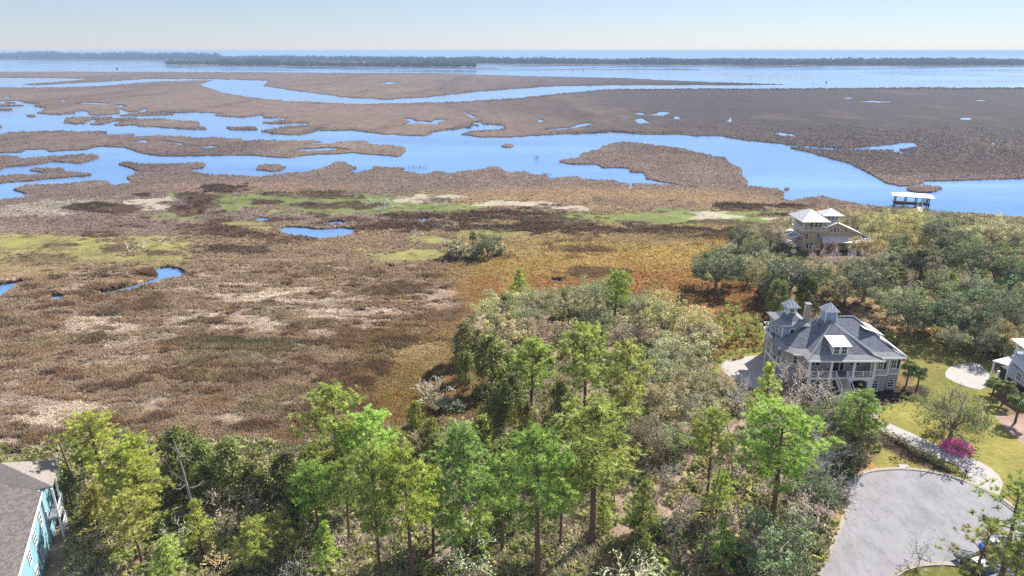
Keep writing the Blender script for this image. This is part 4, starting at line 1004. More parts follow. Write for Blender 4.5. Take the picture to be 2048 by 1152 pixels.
for px, t, w, tn, lb in [
 (1545, 448, 72, 'p', "brownish oak left of the tan house"), (1760, 432, 84, 'o', "olive pale oak right behind the tan house"), (1815, 424, 84, 's', "pale grey oak in front of the dock walkway"), (1862, 428, 76, 's', "pale oak right of the dock walkway"), (1720, 420, 66, 'p', "pinkish oak behind the tan house roof"),
 (1810, 460, 84, 'o', "tawny round oak in the thicket"), (2000, 440, 84, 's', "grey oak by the water at the far end"), (2040, 460, 76, 'p', "pinkish-grey oak at the far end"), (1790, 500, 80, 'p', "grey oak beside the palms of the thicket"), (1935, 455, 66, 's', "grey oak between tall dark oaks"),
 (1680, 560, 76, 's', "pale scrubby oak at the meadow rim"), (1785, 575, 84, 'n', "grey-green oak low on the meadow rim"), (1860, 600, 84, 'n', "grey oak in front of the dark mounds"), (1960, 625, 84, 'n', "olive oak above the lawn clumps"), (1910, 655, 66, 'n', "small olive oak beside the lawn clumps"),
 (2020, 655, 80, 'o', "yellowish oak behind the cottage porch"), (1500, 520, 70, 's', "silvery oak between dark mounds"), (2000, 520, 80, 'p', "greyish crown among the dark oaks"), (1650, 520, 60, 's', "silvery bush below the porch of the tan house"), (1745, 475, 70, 'o', "pale tawny oak beside the white porch roof"),
 (1530, 505, 60, 'n', "grey-green oak at the corner of the tan house"), (2035, 690, 50, 'n', "bush beside the cottage porch roof"), (1880, 475, 60, 's', "pale oak in front of the tallest dark oak")]:
    P('oak', px, t, w, lb, tn, group=G)
G = "leafless trees by the tan house"
for px, t, w, tn, lb in [(1640, 488, 60, 'r', "pinkish leafless tree at the tower corner"), (1680, 485, 60, 'n', "grey leafless tree under the white porch roof"), (1715, 488, 60, 'n', "grey leafless tree at the porch end"), (1770, 485, 70, 'r', "reddish leafless tree right of the porch"), (1665, 470, 40, 'r', "slim leafless tree against the tan wall"),
                         (1815, 545, 60, 'n', "grey leafless tree in the thicket"), (1950, 540, 60, 'p', "leafless crown among dark oaks")]:
    P('bare', px, t, w, lb, tn, group=G)
# palms
for px, t, w, by, lb in [(1810, 724, 42, 778, "palm with stout trunk at the wing corner of the grey house"), (1833, 735, 38, 780, "slimmer palm on the lawn side of the house corner palm"), (1790, 498, 46, None, "feathery palm low in the thicket"), (1850, 500, 56, None, "wide palm in the thicket below the dark oaks"), (1882, 498, 44, None, "palm beside the wide thicket palm"),
                     (1800, 540, 44, None, "palm crown at the meadow side of the thicket"), (2005, 765, 46, 808, "palm in front of the cottage porch"), (2030, 790, 56, 845, "palm by the cottage wall"), (1985, 758, 40, 790, "small palm on the cottage driveway"), (946, 464, 17, 500, "tiny palm standing on the green islet of the marsh"),
                     (175, 890, 60, None, "palmetto palm beside the bare dead pole"), (1560, 522, 44, None, "palm between the dark mounds of the tan house")]:
    P('palm', px, t, w, lb, 'n', by=by)
# islet of the marsh, bleached wood, snags
for kd, px, t, w, lb, tn in [('dark', 975, 470, 56, "dark bush on the green islet of the marsh", 'd'), ('shrub', 915, 482, 66, "pale green bush on the green islet", 's'), ('shrub', 948, 490, 50, "light bush under the tiny palm", 'n'), ('shrub', 1000, 490, 36, "small grey bush at the end of the islet", 's'),
                            ('drift', 890, 468, 36, "bleached twiggy snag on the islet", 'n'), ('scrub', 862, 752, 92, "bleached wind-bent shrub in the gold grass", (1.1, 1.1, 1.1)), ('shrub', 880, 790, 60, "green bush below the bleached shrub", 'n'), ('scrub', 905, 790, 60, "grey scrub beside the bleached shrub", 's')]:
    P(kd, px, t, w, lb, tn)
TANGLE = [(728, 399, 24), (745, 395, 28), (762, 392, 30), (780, 393, 30), (798, 391, 30), (818, 392, 30), (838, 394, 30), (858, 393, 30), (878, 396, 28), (895, 398, 24), (770, 404, 30), (755, 407, 26), (900, 393, 20), (830, 400, 26), (790, 401, 26), (865, 402, 22)]
for i, (px, t, w) in enumerate(TANGLE):
    P('drift', px, t, w, "bleached dead tree of the white tangle, %s counted towards the dock" % ORD[sorted(q[0] for q in TANGLE).index(px)], 'p', group="white tangle of dead trees", hk=0.75)
for kd, px, t, w, lb in [('drift', 255, 484, 34, "sprawling bleached dead tree on the green flat"), ('drift', 283, 478, 24, "bent bleached tree beside the sprawling one"), ('drift', 320, 464, 34, "upright forked bleached snag on the green flat"), ('drift', 48, 496, 18, "small bleached snag by the dark bed"), ('drift', 70, 508, 12, "stub of a bleached snag in the dark bed"),
                     ('drift', 220, 415, 8, "white stub in the dark shrub bed"), ('drift', 905, 440, 24, "grey dead bush beside the little pond"), ('drift', 833, 452, 30, "grey dead bush at the marsh pond"), ('drift', 668, 443, 22, "dead branch over the pond"), ('drift', 1370, 397, 20, "washed-up bleached tree on the tan bank")]:
    P(kd, px, t, w, lb, 'p')
def snag(px, top, by, label, r, br, w, mat, seed, lean=(0.3, 0.1), name='tree_snag'):
    x, y = at(px, by); t = (top - 576) / -FPX; h = CAM_H + y * (-SP + t * CP) / (CP + t * SP)
    tk, bm = snag_meshes(seed, h, r, br, w, lean)
    o = thing(name, label, "dead tree", (x, y, 0)); link("trunk", tk, mat, o)
    if bm: link("branches", bm, mat, o)["kind"] = "stuff"
snag(152, 848, 985, "bare dead pole of a pine without branches above the blue house", 0.2, 0, 0, m_deadbark, 1, (-0.5, 0))
snag(402, 880, 1093, "leafless grey snag with a few crooked branches before the dark cedars", 0.19, 12, 5, m_greybark, 2, (-0.3, 0))
snag(497, 955, 1062, "thin dead stem right of the leafless snag", 0.11, 5, 2, m_deadbark, 3)
snag(1410, 672, 765, "thin dead trunk at the end of the grove near the shrub row", 0.12, 2, 1.5, m_deadbark, 4)
snag(1340, 985, 1152, "thin bare stem on the leaf litter at the lower edge", 0.1, 3, 1.5, m_greybark, 5)
snag(1405, 870, 1150, "slim dead stem under the slender dark pine", 0.1, 3, 2, m_deadbark, 6)
snag(1462, 830, 985, "greyish bent dead stem left of the umbrella pine", 0.14, 4, 2.5, m_greybark, 7, (-0.8, 0))
snag(1228, 930, 1010, "thin dead stem between the round-headed small pine and largest pine", 0.08, 3, 1.5, m_deadbark, 8)
# lawn oak with bare limbs, azalea, shrubs of the gardens
x, y = at(1897, 882)
lo = thing("lawn_oak", "live oak on the lawn with bare limbs above its crown, over the pink azalea", "oak tree", (x, y, 0))
tk, cr = oak_meshes(301, 11.5, 6.8, 140, 46, 0.13, 0.15, 0.22)
link("trunk", tk, m_greybark, lo); c = link("crown", cr, m_cedar, lo); c.color = (1.15, 1.1, 1.15, 1)
bl, bt = bare_meshes(302, 9.5, 10.5, 3, 0.03, 0.2, 0.0, 0.8)
link("limb", bl, simple_mat("dark_oak_bark", lin(98, 84, 74), 0.9, 0.25, 3.0), lo); c = link("bare_twigs", bt, m_twig, lo); c.color = (0.55, 0.5, 0.48, 1)
rng = np.random.default_rng(77); v = []; f = []; lc = []
for i in range(90):
    u = rng.normal(size=3); u /= np.linalg.norm(u); u[2] = abs(u[2]); cc = u * np.array([2.15, 1.6, 1.5]) * rng.uniform(0.8, 1.05)
    g0 = rng.uniform(0.75, 1.25)
    for k in range(40): leaf_tri(v, f, lc, cc + rng.normal(size=3) * 0.2, u + np.array([0, 0, 0.5]), 0.075 * rng.uniform(0.7, 1.4), rng, g0 * rng.uniform(0.7, 1.35), (1, rng.uniform(0.6, 1.6), rng.uniform(0.85, 1.1)))
x, y = at(1913, 900)
az = thing("azalea_bush", "round azalea bush in full magenta pink flower beside the driveway", "azalea", (x, y, 0))
c = link("blossoms", crown_np("blossoms", v, f, lc), m_flower, az); c.color = (1.15, 1.15, 1.15, 1)
st = MB()
for k in range(7): st.tube([(0, 0, -0.1), (0.5 * math.cos(k * 0.9), 0.4 * math.sin(k * 0.9), 0.8)], [0.04, 0.02], 4)
st.build("stem", m_greybark, az)
ORD = 'first second third fourth fifth sixth seventh eighth ninth tenth eleventh twelfth thirteenth fourteenth fifteenth sixteenth'.split()
def shrubs(lst, group, nm, tn, lb, flat=0.7):
    lb0 = lb
    for q, (px, py, w) in enumerate(lst):
        lb = lb0.replace('{}', ORD[q % 16])
        x, y = at(px, py); W = w * depth(x, y) / FPX; K = KINDS['shrub']; i = N_TREES[0]; N_TREES[0] += 1
        r = thing(nm, lb, "shrub", (x, y, -0.05), TR.uniform(0, 6.28), group); s = W / 3.0; r.scale = (s, s, s * flat / 0.7)
        c = link("foliage", K['m'][i % 3][1], K['cm'], r); c.color = (*np.array(TINTS[tn]) * TR.normal(1, 0.1), 1)
shrubs([(1533 - k * 11.5, 700 + k * 1.2 + max(0, k - 5) ** 2 * 1.6, 11) for k in range(9)] + [(1438, 722, 12), (1430, 735, 13), (1424, 748, 14), (1424, 762, 15), (1430, 776, 15)], "hedge of round shrubs along the house drive", "hedge_shrub", 'v', "{} round clipped shrub from the house end of the curving row round the drive")
shrubs([(1861, 681, 8), (1872, 697, 14), (1893, 690, 17), (1900, 702, 18), (1878, 711, 8), (1862, 710, 10), (1915, 700, 13), (1935, 708, 17), (1910, 711, 12), (1885, 706, 7), (1862, 726, 10), (1882, 724, 8), (1876, 735, 6), (1887, 717, 6), (1920, 720, 9), (1943, 702, 9), (1958, 722, 20), (1972, 716, 14), (1868, 719, 8), (1925, 690, 12), (1909, 687, 9)],
       "ornamental grass clumps on the back lawn", "grass_clump", 'p', "low brownish ornamental clump dotted over the lawn behind the concrete pad", 0.45)
shrubs([(1912, 728, 24)], None, "ornamental_bush", 'p', "rounded tan bush at the edge of the concrete pad", 0.6)
shrubs([(1752, 777, 14), (1765, 779, 12), (1742, 781, 10), (1795, 772, 12), (1810, 780, 14)], "foundation shrubs of the grey house", "foundation_shrub", 'd', "{} dark shrub from the garage arch against the base of the grey house")
shrubs([(1780, 778, 14)], None, "golden_shrub", 'v', "round golden shrub in the mulch bed of the grey house")
shrubs([(1770, 866, 20), (1784, 876, 24), (1802, 886, 26), (1818, 897, 24), (1835, 907, 26), (1855, 918, 26), (1875, 930, 24), (1892, 938, 16)], "shrub bed along the driveway", "bed_shrub", 'd', "{} low shrub from the slate path in the bed beside the driveway", 0.5)
shrubs([(1905, 942, 20)], None, "lime_shrub", 'v', "lime-green low shrub at the tip of the driveway bed", 0.6)
shrubs([(1870, 870, 18), (1855, 868, 20), (1885, 872, 18)], "dull shrubs under the lawn oak", "oak_bed_shrub", 'r', "dull reddish shrub under the lawn oak, {} from the azalea")
shrubs([(1465, 640, 46), (1445, 665, 56), (1500, 670, 56), (1520, 688, 40), (1475, 685, 50), (1440, 692, 40)], "bright bushes behind the shrub row", "meadow_bush", 'v', "bright green bush behind the curving shrub row, {} in the row towards the grove", 0.8)
shrubs([(1790, 690, 30), (1805, 702, 24), (1870, 664, 20), (1815, 688, 20), (1780, 676, 22)], "bushes behind the house wing", "wing_bush", 'v', "{} green bush on the lawn edge behind the wing of the grey house", 0.7)
undergrowth("thicket_undergrowth", 26000, 415, 760, 1380, 2110, 22, [3], lambda px, py, q: 0.6 * sstep(-0.8, 0.1, q))
# ------------------------------------------------------------------ road, drives, kerbs
def outline_world(pts, z=0.0): return [(float(at(px, py, z)[0]), float(at(px, py, z)[1])) for px, py in pts]
def smooth_line(p, n=4, closed=False):
    p = [np.array(q, float) for q in p]; out = []; L = len(p)
    for i in range(L if closed else L - 1):
        a, b, c, d = p[(i - 1) % L] if closed or i else p[0], p[i], p[(i + 1) % L], p[(i + 2) % L] if closed or i + 2 < L else p[-1]
        for k in range(n):
            t = k / n
            out.append(0.5 * ((2 * b) + (-a + c) * t + (2 * a - 5 * b + 4 * c - d) * t * t + (-a + 3 * b - 3 * c + d) * t ** 3))
    if not closed: out.append(p[-1])
    return out
def sheet(name, pts, z, mat, thick=0.0):
    mb = MB(); n = len(pts); mb.add([(x, y, z) for x, y in pts], [tuple(range(n))])
    me = mb.mesh(name)
    import bmesh
    b = bmesh.new(); b.from_mesh(me); b.faces.ensure_lookup_table()
    if b.faces[0].normal.z < 0: bmesh.ops.reverse_faces(b, faces=b.faces[:])
    bmesh.ops.triangulate(b, faces=b.faces[:]); b.to_mesh(me); b.free()
    o = link(name, me, mat); tag(o, kind="structure"); return o
m_asph, nt, bs = new_mat("old_asphalt")
f1, _ = obj_noise(nt, 0.25, 5, 0.6); f2, _ = obj_noise(nt, 14.0, 3, 0.7)
c1 = ramp(nt, f1, [(0.3, tuple(lin(136, 134, 137))), (0.7, tuple(lin(150, 148, 151)))])
c2 = mix_rgb(nt, 'MULTIPLY', 1.0, c1, ramp(nt, f2, [(0.3, (0.9, 0.9, 0.9)), (0.7, (1.08, 1.08, 1.08))]))
vo = N(nt, "ShaderNodeTexVoronoi", feature='DISTANCE_TO_EDGE'); tc = N(nt, "ShaderNodeTexCoord"); mp = N(nt, "ShaderNodeMapping"); mp.inputs[3].default_value = (0.10, 0.06, 0.1)
nz = N(nt, "ShaderNodeTexNoise"); nz.inputs["Scale"].default_value = 0.8; nz.inputs["Detail"].default_value = 4
nt.links.new(tc.outputs["Object"], nz.inputs["Vector"])
nt.links.new(tc.outputs["Object"], mp.inputs[0])
av = N(nt, "ShaderNodeVectorMath", operation='MULTIPLY_ADD'); av.inputs[1].default_value = (0.25, 0.25, 0.25)
nt.links.new(nz.outputs["Color"], av.inputs[0]); nt.links.new(mp.outputs[0], av.inputs[2]); nt.links.new(av.outputs[0], vo.inputs["Vector"])
crk = ramp(nt, vo.outputs["Distance"], [(0.0, (0.42, 0.41, 0.41)), (0.016, (1, 1, 1))])
f4, _ = obj_noise(nt, 0.6, 6, 0.75, (1, 0.3, 1))
c2 = mix_rgb(nt, 'MULTIPLY', 1.0, c2, ramp(nt, f4, [(0.36, (0.8,) * 3), (0.5, (1,) * 3), (0.7, (1.06,) * 3)]))
nt.links.new(mix_rgb(nt, 'MULTIPLY', 0.8, c2, crk), bs.inputs["Base Color"]); bs.inputs["Roughness"].default_value = 0.9
bump(nt, bs, f2, 0.3, 0.02)
m_conc = simple_mat("pale_concrete", lin(176, 171, 165), 0.9, 0.10, 0.8, spec=0.2)
m_kerb = simple_mat("kerb_concrete", lin(168, 158, 144), 0.9, 0.14, 2.0, spec=0.2)
m_slate = simple_mat("slate_path", lin(150, 138, 130), 0.85, 0.3, 2.2, spec=0.3)
ROADL = smooth_line([(1560, 1330), (1612, 1200), (1636, 1152), (1662, 1096), (1686, 1042), (1696, 1010), (1690, 988), (1694, 970), (1710, 955), (1735, 944), (1768, 939), (1805, 938), (1850, 942), (1900, 953), (1945, 968), (1985, 986), (2015, 1006), (2060, 1040), (2120, 1090), (2200, 1180)])
ROADI = smooth_line([(2200, 1240), (2050, 1170), (1960, 1140), (1900, 1129), (1860, 1129), (1822, 1135), (1795, 1148), (1770, 1175), (1745, 1240), (1720, 1330)])
sheet("road", outline_world([tuple(p) for p in ROADL + ROADI]), 0.03, m_asph)
def ribbon(name, line, w, z0, z1, mat):
    pts = [Vector((*map(float, at(px, py)), 0)) for px, py in line]; mb = MB(); L = []; R = []
    for i, p in enumerate(pts):
        d = (pts[min(i + 1, len(pts) - 1)] - pts[max(i - 1, 0)]).normalized(); s = Vector((-d.y, d.x, 0)) * w / 2; L.append(p + s); R.append(p - s)
    n = len(pts); vs = [(p.x, p.y, z) for z in (z0, z1) for q in (L, R) for p in q]; fs = []
    for i in range(n - 1):
        fs += [(2 * n + i, 3 * n + i, 3 * n + i + 1, 2 * n + i + 1), (i, i + 1, 2 * n + i + 1, 2 * n + i), (n + i + 1, n + i, 3 * n + i, 3 * n + i + 1)]
    mb.add(vs, fs); o = mb.build(name, mat); tag(o, kind="structure"); return o
cut = [i for i, p in enumerate(ROADL) if 1925 < p[0] < 2004]
ribbon("kerb", ROADL[:cut[0] + 1], 0.55, -0.02, 0.13, m_kerb); ribbon("kerb", ROADL[cut[-1]:], 0.55, -0.02, 0.13, m_kerb); ribbon("kerb", ROADI, 0.55, -0.02, 0.13, m_kerb)
ribbon("kerb_apron", ROADL[cut[0]:cut[-1] + 1], 0.55, -0.02, 0.06, m_kerb)
sheet("driveway", outline_world([(1745, 838), (1770, 843.5), (1820, 865), (1860, 883.5), (1919, 905), (1959, 923), (1983, 937), (1998, 951), (2006, 967), (1999, 990), (1985, 985), (1945, 967), (1932, 950), (1915, 932), (1880, 916), (1840, 902), (1800, 881), (1764, 861), (1742, 846)]), 0.02, m_conc)
sheet("path", outline_world([(1726, 792), (1734, 793), (1748, 799), (1760, 810), (1765, 822), (1760, 832), (1752, 839), (1742, 840), (1744, 828), (1743, 815), (1736, 802)]), 0.024, m_slate)
sheet("drive_pad", outline_world([(1443, 735), (1446, 727), (1454, 719), (1475, 715), (1536, 708), (1545, 708), (1560, 790), (1500, 775), (1465, 757), (1448, 745)]), 0.02, m_conc)
sheet("concrete_pad", outline_world([(1890, 746), (1898, 735), (1918, 728), (1945, 725), (1962, 730), (1978, 748), (1980, 770), (1960, 780), (1935, 774), (1908, 764), (1892, 755)]), 0.02, m_conc)
d = sheet("storm_drain", outline_world([(1797, 930), (1816, 931), (1820, 938), (1799, 938)]), 0.15, m_conc); d["kind"] = "structure"

# ------------------------------------------------------------------ house materials
def siding_mat(name, col, step=0.2):
    m, nt, bs = new_mat(name)
    tc = N(nt, "ShaderNodeTexCoord"); sx = N(nt, "ShaderNodeSeparateXYZ"); nt.links.new(tc.outputs["Object"], sx.inputs[0])
    mu = N(nt, "ShaderNodeMath", operation='MULTIPLY'); mu.inputs[1].default_value = 1 / step; nt.links.new(sx.outputs[2], mu.inputs[0])
    fr = N(nt, "ShaderNodeMath", operation='FRACT'); nt.links.new(mu.outputs[0], fr.inputs[0])
    f, _ = obj_noise(nt, 2.5, 4, 0.6, (0.4, 0.4, 3)); c = np.array(col)
    nt.links.new(ramp(nt, f, [(0.3, tuple(c * 0.92)), (0.7, tuple(c * 1.07))]), bs.inputs["Base Color"])
    bump(nt, bs, fr.outputs[0], 0.7, 0.03); bs.inputs["Roughness"].default_value = 0.7; bs.inputs["Specular IOR Level"].default_value = 0.25
    return m
def shingle_mat(name, col, k=0.25):
    m, nt, bs = new_mat(name)
    br = N(nt, "ShaderNodeTexBrick"); tc = N(nt, "ShaderNodeTexCoord"); mp = N(nt, "ShaderNodeMapping"); mp.inputs[1].default_value = (0, 0, 0)
    cx = N(nt, "ShaderNodeSeparateXYZ"); nt.links.new(tc.outputs["Object"], cx.inputs[0])
    ad = N(nt, "ShaderNodeMath", operation='ADD'); nt.links.new(cx.outputs[0], ad.inputs[0]); nt.links.new(cx.outputs[1], ad.inputs[1])
    cb = N(nt, "ShaderNodeCombineXYZ"); nt.links.new(ad.outputs[0], cb.inputs[0]); nt.links.new(cx.outputs[2], cb.inputs[1]); nt.links.new(cb.outputs[0], br.inputs["Vector"])
    br.inputs["Scale"].default_value = 1.0; br.inputs["Brick Width"].default_value = 0.34; br.inputs["Row Height"].default_value = 0.12; br.inputs["Mortar Size"].default_value = 0.006
    c = np.array(col); br.inputs["Color1"].default_value = (*(c * (1 - k)), 1); br.inputs["Color2"].default_value = (*(c * (1 + k)), 1); br.inputs["Mortar"].default_value = (*(c * 0.5), 1)
    f, _ = obj_noise(nt, 6.0, 4, 0.7)
    nt.links.new(mix_rgb(nt, 'MULTIPLY', 1.0, br.outputs["Color"], ramp(nt, f, [(0.3, (0.82,) * 3), (0.7, (1.18,) * 3)])), bs.inputs["Base Color"])
    bs.inputs["Roughness"].default_value = 0.92; bs.inputs["Specular IOR Level"].default_value = 0.15; bump(nt, bs, br.outputs["Fac"], 0.4, 0.02)
    return m
m_white = simple_mat("white_paint", lin(232, 232, 230), 0.5, 0.04, 2.0, spec=0.35)
m_metal = simple_mat("white_metal_roof", lin(214, 214, 212), 0.45, 0.05, 1.2, spec=0.5)
m_greysid = siding_mat("grey_siding", lin(176, 178, 180)); m_bluesid = siding_mat("grey_blue_siding", lin(160, 176, 196))
m_stucco = simple_mat("grey_stucco", lin(158, 160, 160), 0.9, 0.08, 3.0, spec=0.1)
m_shing = shingle_mat("grey_shingles", lin(122, 126, 134)); m_skirt = shingle_mat("pale_eave_shingles", lin(150, 150, 152), 0.12)
m_tan = siding_mat("tan_siding", lin(198, 180, 150)); m_lblue = siding_mat("light_blue_siding", lin(142, 184, 198)); m_brsh = shingle_mat("brown_grey_shingles", lin(104, 98, 96)); m_brsh_lit = shingle_mat("lit_brown_shingles", lin(150, 142, 134), 0.12)  # last one: wing roof shingles made paler, its sunlit look put into the colour
m_glass, nt, bs = new_mat("window_glass"); bs.inputs["Base Color"].default_value = (0.02, 0.025, 0.03, 1); bs.inputs["Roughness"].default_value = 0.06; bs.inputs["Specular IOR Level"].default_value = 0.8
m_shut = simple_mat("navy_shutters", lin(34, 42, 62), 0.6, 0.1); m_door = simple_mat("dark_door", lin(58, 40, 36), 0.5, 0.15); m_dark = simple_mat("dark_garage", lin(52, 54, 60), 0.8, 0.1)
m_brick = shingle_mat("tan_brick", lin(178, 168, 156), 0.2); m_deckw = simple_mat("deck_boards", lin(150, 144, 140), 0.8, 0.15, 2.0, (4, 0.5, 1)); m_wood = simple_mat("dock_timber", lin(92, 84, 92), 0.85, 0.2, 2.0); m_woodlt = simple_mat("weathered_planks", lin(196, 184, 166), 0.85, 0.15, 3.0)

class House:
    def __init__(s, name, label, cat, org, rz=0.0, world=True):
        s.r = thing(name, label, cat, org, rz); s.off = (-org[0], -org[1], -org[2]) if world else (0, 0, 0)
    def part(s, name, mb, mat, label=None):
        o = mb.build(name, mat, s.r, s.off); tag(o, label); return o
    def sub(s, name, mb, mat, parent): return mb.build(name, mat, parent)
    def window(s, c, w, h, face, mull=(1, 1), round_=False, name="window", parent=None, shut=False, arch=False):
        """framed window centred at c on a wall; face = outward normal in plan"""
        n = Vector((face[0], face[1], 0)).normalized(); u = Vector((-n.y, n.x, 0)); c = Vector(c)
        P_ = lambda a, b, e: tuple(c + u * a + Vector((0, 0, b)) + n * e)
        def quad_box(mb, a0, a1, b0, b1, e0, e1):
            mb.add([P_(a0, b0, e0), P_(a1, b0, e0), P_(a1, b1, e0), P_(a0, b1, e0), P_(a0, b0, e1), P_(a1, b0, e1), P_(a1, b1, e1), P_(a0, b1, e1)], [(0, 1, 2, 3), (7, 6, 5, 4), (0, 4, 5, 1), (1, 5, 6, 2), (2, 6, 7, 3), (3, 7, 4, 0)])
        fm = MB(); t = 0.11
        if round_:
            ring = []; k = 16
            vs = [P_(math.cos(q) * r_, math.sin(q) * r_, e) for e in (0.0, 0.09) for r_ in (w / 2 + 0.14, w / 2) for q in [2 * math.pi * i / k for i in range(k)]]
            fm.add(vs, [f for i in range(k) for j in [(i + 1) % k] for f in ((2 * k + i, 2 * k + j, 3 * k + j, 3 * k + i), (i, j, 2 * k + j, 2 * k + i), (k + j, k + i, 3 * k + i, 3 * k + j))])
            gm = MB(); gm.add([P_(math.cos(2 * math.pi * i / k) * w / 2, math.sin(2 * math.pi * i / k) * w / 2, 0.03) for i in range(k)], [tuple(range(k))])
        else:
            for a0, a1, b0, b1 in ((-w / 2 - t, -w / 2, -h / 2 - t, h / 2 + t), (w / 2, w / 2 + t, -h / 2 - t, h / 2 + t), (-w / 2, w / 2, h / 2, h / 2 + t), (-w / 2, w / 2, -h / 2 - t, -h / 2)): quad_box(fm, a0, a1, b0, b1, 0.0, 0.09)
            for i in range(1, mull[0] + 1): x = -w / 2 + w * i / (mull[0] + 1); quad_box(fm, x - 0.025, x + 0.025, -h / 2, h / 2, 0.03, 0.07)
            for i in range(1, mull[1] + 1): z = -h / 2 + h * i / (mull[1] + 1); quad_box(fm, -w / 2, w / 2, z - 0.03, z + 0.03, 0.035, 0.075)
            gm = MB(); gm.add([P_(-w / 2, -h / 2, 0.025), P_(w / 2, -h / 2, 0.025), P_(w / 2, h / 2, 0.025), P_(-w / 2, h / 2, 0.025)], [(0, 1, 2, 3)])
            if arch:
                k = 10; q = [(math.cos(math.pi * i / k), math.sin(math.pi * i / k)) for i in range(k + 1)]
                gm.add([P_(a * w / 2, h / 2 + b * w / 2, 0.03) for a, b in q], [tuple(range(k + 1))])
                for i in range(k):
                    (a0, b0), (a1, b1) = q[i], q[i + 1]; r0, r1 = w / 2, w / 2 + t
                    fm.add([P_(a0 * r0, h / 2 + b0 * r0, 0.09), P_(a1 * r0, h / 2 + b1 * r0, 0.09), P_(a1 * r1, h / 2 + b1 * r1, 0.09), P_(a0 * r1, h / 2 + b0 * r1, 0.09)], [(0, 1, 2, 3)])
        if parent is not None:
            f = fm.build("window_frame", m_white, parent); g = gm.build("window_pane", m_glass, parent)
        else:
            f = s.part(name, fm, m_white); g = gm.build("pane", m_glass, f)
        if shut:
            for a in (-1, 1):
                sm = MB(); quad_box(sm, a * (w / 2 + t + 0.27) - 0.24, a * (w / 2 + t + 0.27) + 0.24, -h / 2 - 0.05, h / 2 + 0.05, 0.0, 0.05); s.part("shutter", sm, m_shut)
        return f
    def rail(s, pts, z, h=1.0, post=1.9, name="railing", balus=True):
        """white railing along a line: every run is a part, with its posts"""
        for (x0, y0), (x1, y1) in zip(pts[:-1], pts[1:]):
            mb = MB(); L = math.hypot(x1 - x0, y1 - y0); k = max(1, round(L / post))
            z0, z1 = (z, z) if not isinstance(z, tuple) else z
            A = lambda t, q: (x0 + (x1 - x0) * t, y0 + (y1 - y0) * t, z0 + (z1 - z0) * t + q)
            mb.bar(A(0, h), A(1, h), 0.11, 0.07); mb.bar(A(0, 0.14), A(1, 0.14), 0.06, 0.06)
            for i in range(k + 1): mb.bar(A(i / k, 0), A(i / k, h + 0.06), 0.12)
            r = s.part(name, mb, m_white)
            if balus:
                bm_ = MB(); m = int(L / 0.16)
                for i in range(1, m): bm_.bar(A(i / m, 0.15), A(i / m, h), 0.03)
                b = bm_.build("balusters", m_white, r); b["kind"] = "stuff"

def hip(mb, x0, x1, y0, y1, z, zr, ridge=None, t=0.12):
    """hip roof over a rectangle; ridge along the longer side"""
    w, d = x1 - x0, y1 - y0
    if w >= d: r = ridge if ridge is not None else d / 2; a, b = (x0 + r, (y0 + y1) / 2, zr), (x1 - r, (y0 + y1) / 2, zr)
    else: r = ridge if ridge is not None else w / 2; a, b = ((x0 + x1) / 2, y0 + r, zr), ((x0 + x1) / 2, y1 - r, zr)
    c = [(x0, y0, z), (x1, y0, z), (x1, y1, z), (x0, y1, z)]; e = [(p[0], p[1], p[2] - t) for p in c]
    vs = c + [a, b] + e
    fs = [(0, 1, 5, 4), (1, 2, 5), (2, 3, 4, 5), (3, 0, 4)] if w >= d else [(0, 1, 4), (1, 2, 5, 4), (2, 3, 5), (3, 0, 4, 5)]
    fs += [(0, 6, 7, 1), (1, 7, 8, 2), (2, 8, 9, 3), (3, 9, 6, 0), (6, 9, 8, 7)]
    mb.add(vs, fs); return c, a, b

# ------------------------------------------------------------------ the grey house
H1 = House("grey_house", "large grey hip-roofed house with white dormers, porch and two roof cupolas", "house", (55.0, 105.0, 0.0))
ZE = 6.2
lw_ = MB()
lw_.prism([(59.4, 102.6), (62.4, 102.6), (62.4, 103.1), (64.6, 103.1), (64.6, 118), (47.4, 118), (47.4, 113.6), (46.5, 113.6), (46.5, 106.3), (48.6, 104.6), (49.4, 104.6), (49.4, 106.6), (55.6, 106.6), (59.4, 106.6)], -0.3, 2.9)
H1.part("lower_storey", lw_, m_stucco)
uw = MB(); uw.prism([(49.2, 104.4), (49.2, 104.2), (59.4, 104.2), (59.4, 102.62), (62.38, 102.62), (62.38, 103.12), (64.58, 103.12), (64.58, 117.9), (47.5, 117.9), (47.5, 113.5), (46.6, 113.5), (46.6, 106.4), (48.6, 104.4)], 3.0, ZE - 0.05)
H1.part("wall", uw, m_greysid)
band = MB(); band.prism([(59.3, 102.53), (62.5, 102.53), (62.5, 103.03), (64.7, 103.03), (64.7, 110), (59.3, 110)], 2.88, 3.1); H1.part("trim_band", band, m_white)
cb_ = MB()
for x, y in ((62.44, 102.56), (64.6, 103.06), (59.5, 102.56)): cb_.box(x - 0.1, x + 0.1, y - 0.04, y + 0.3, 3.1, ZE - 0.1)
H1.part("corner_boards", cb_, m_white)["kind"] = "stuff"
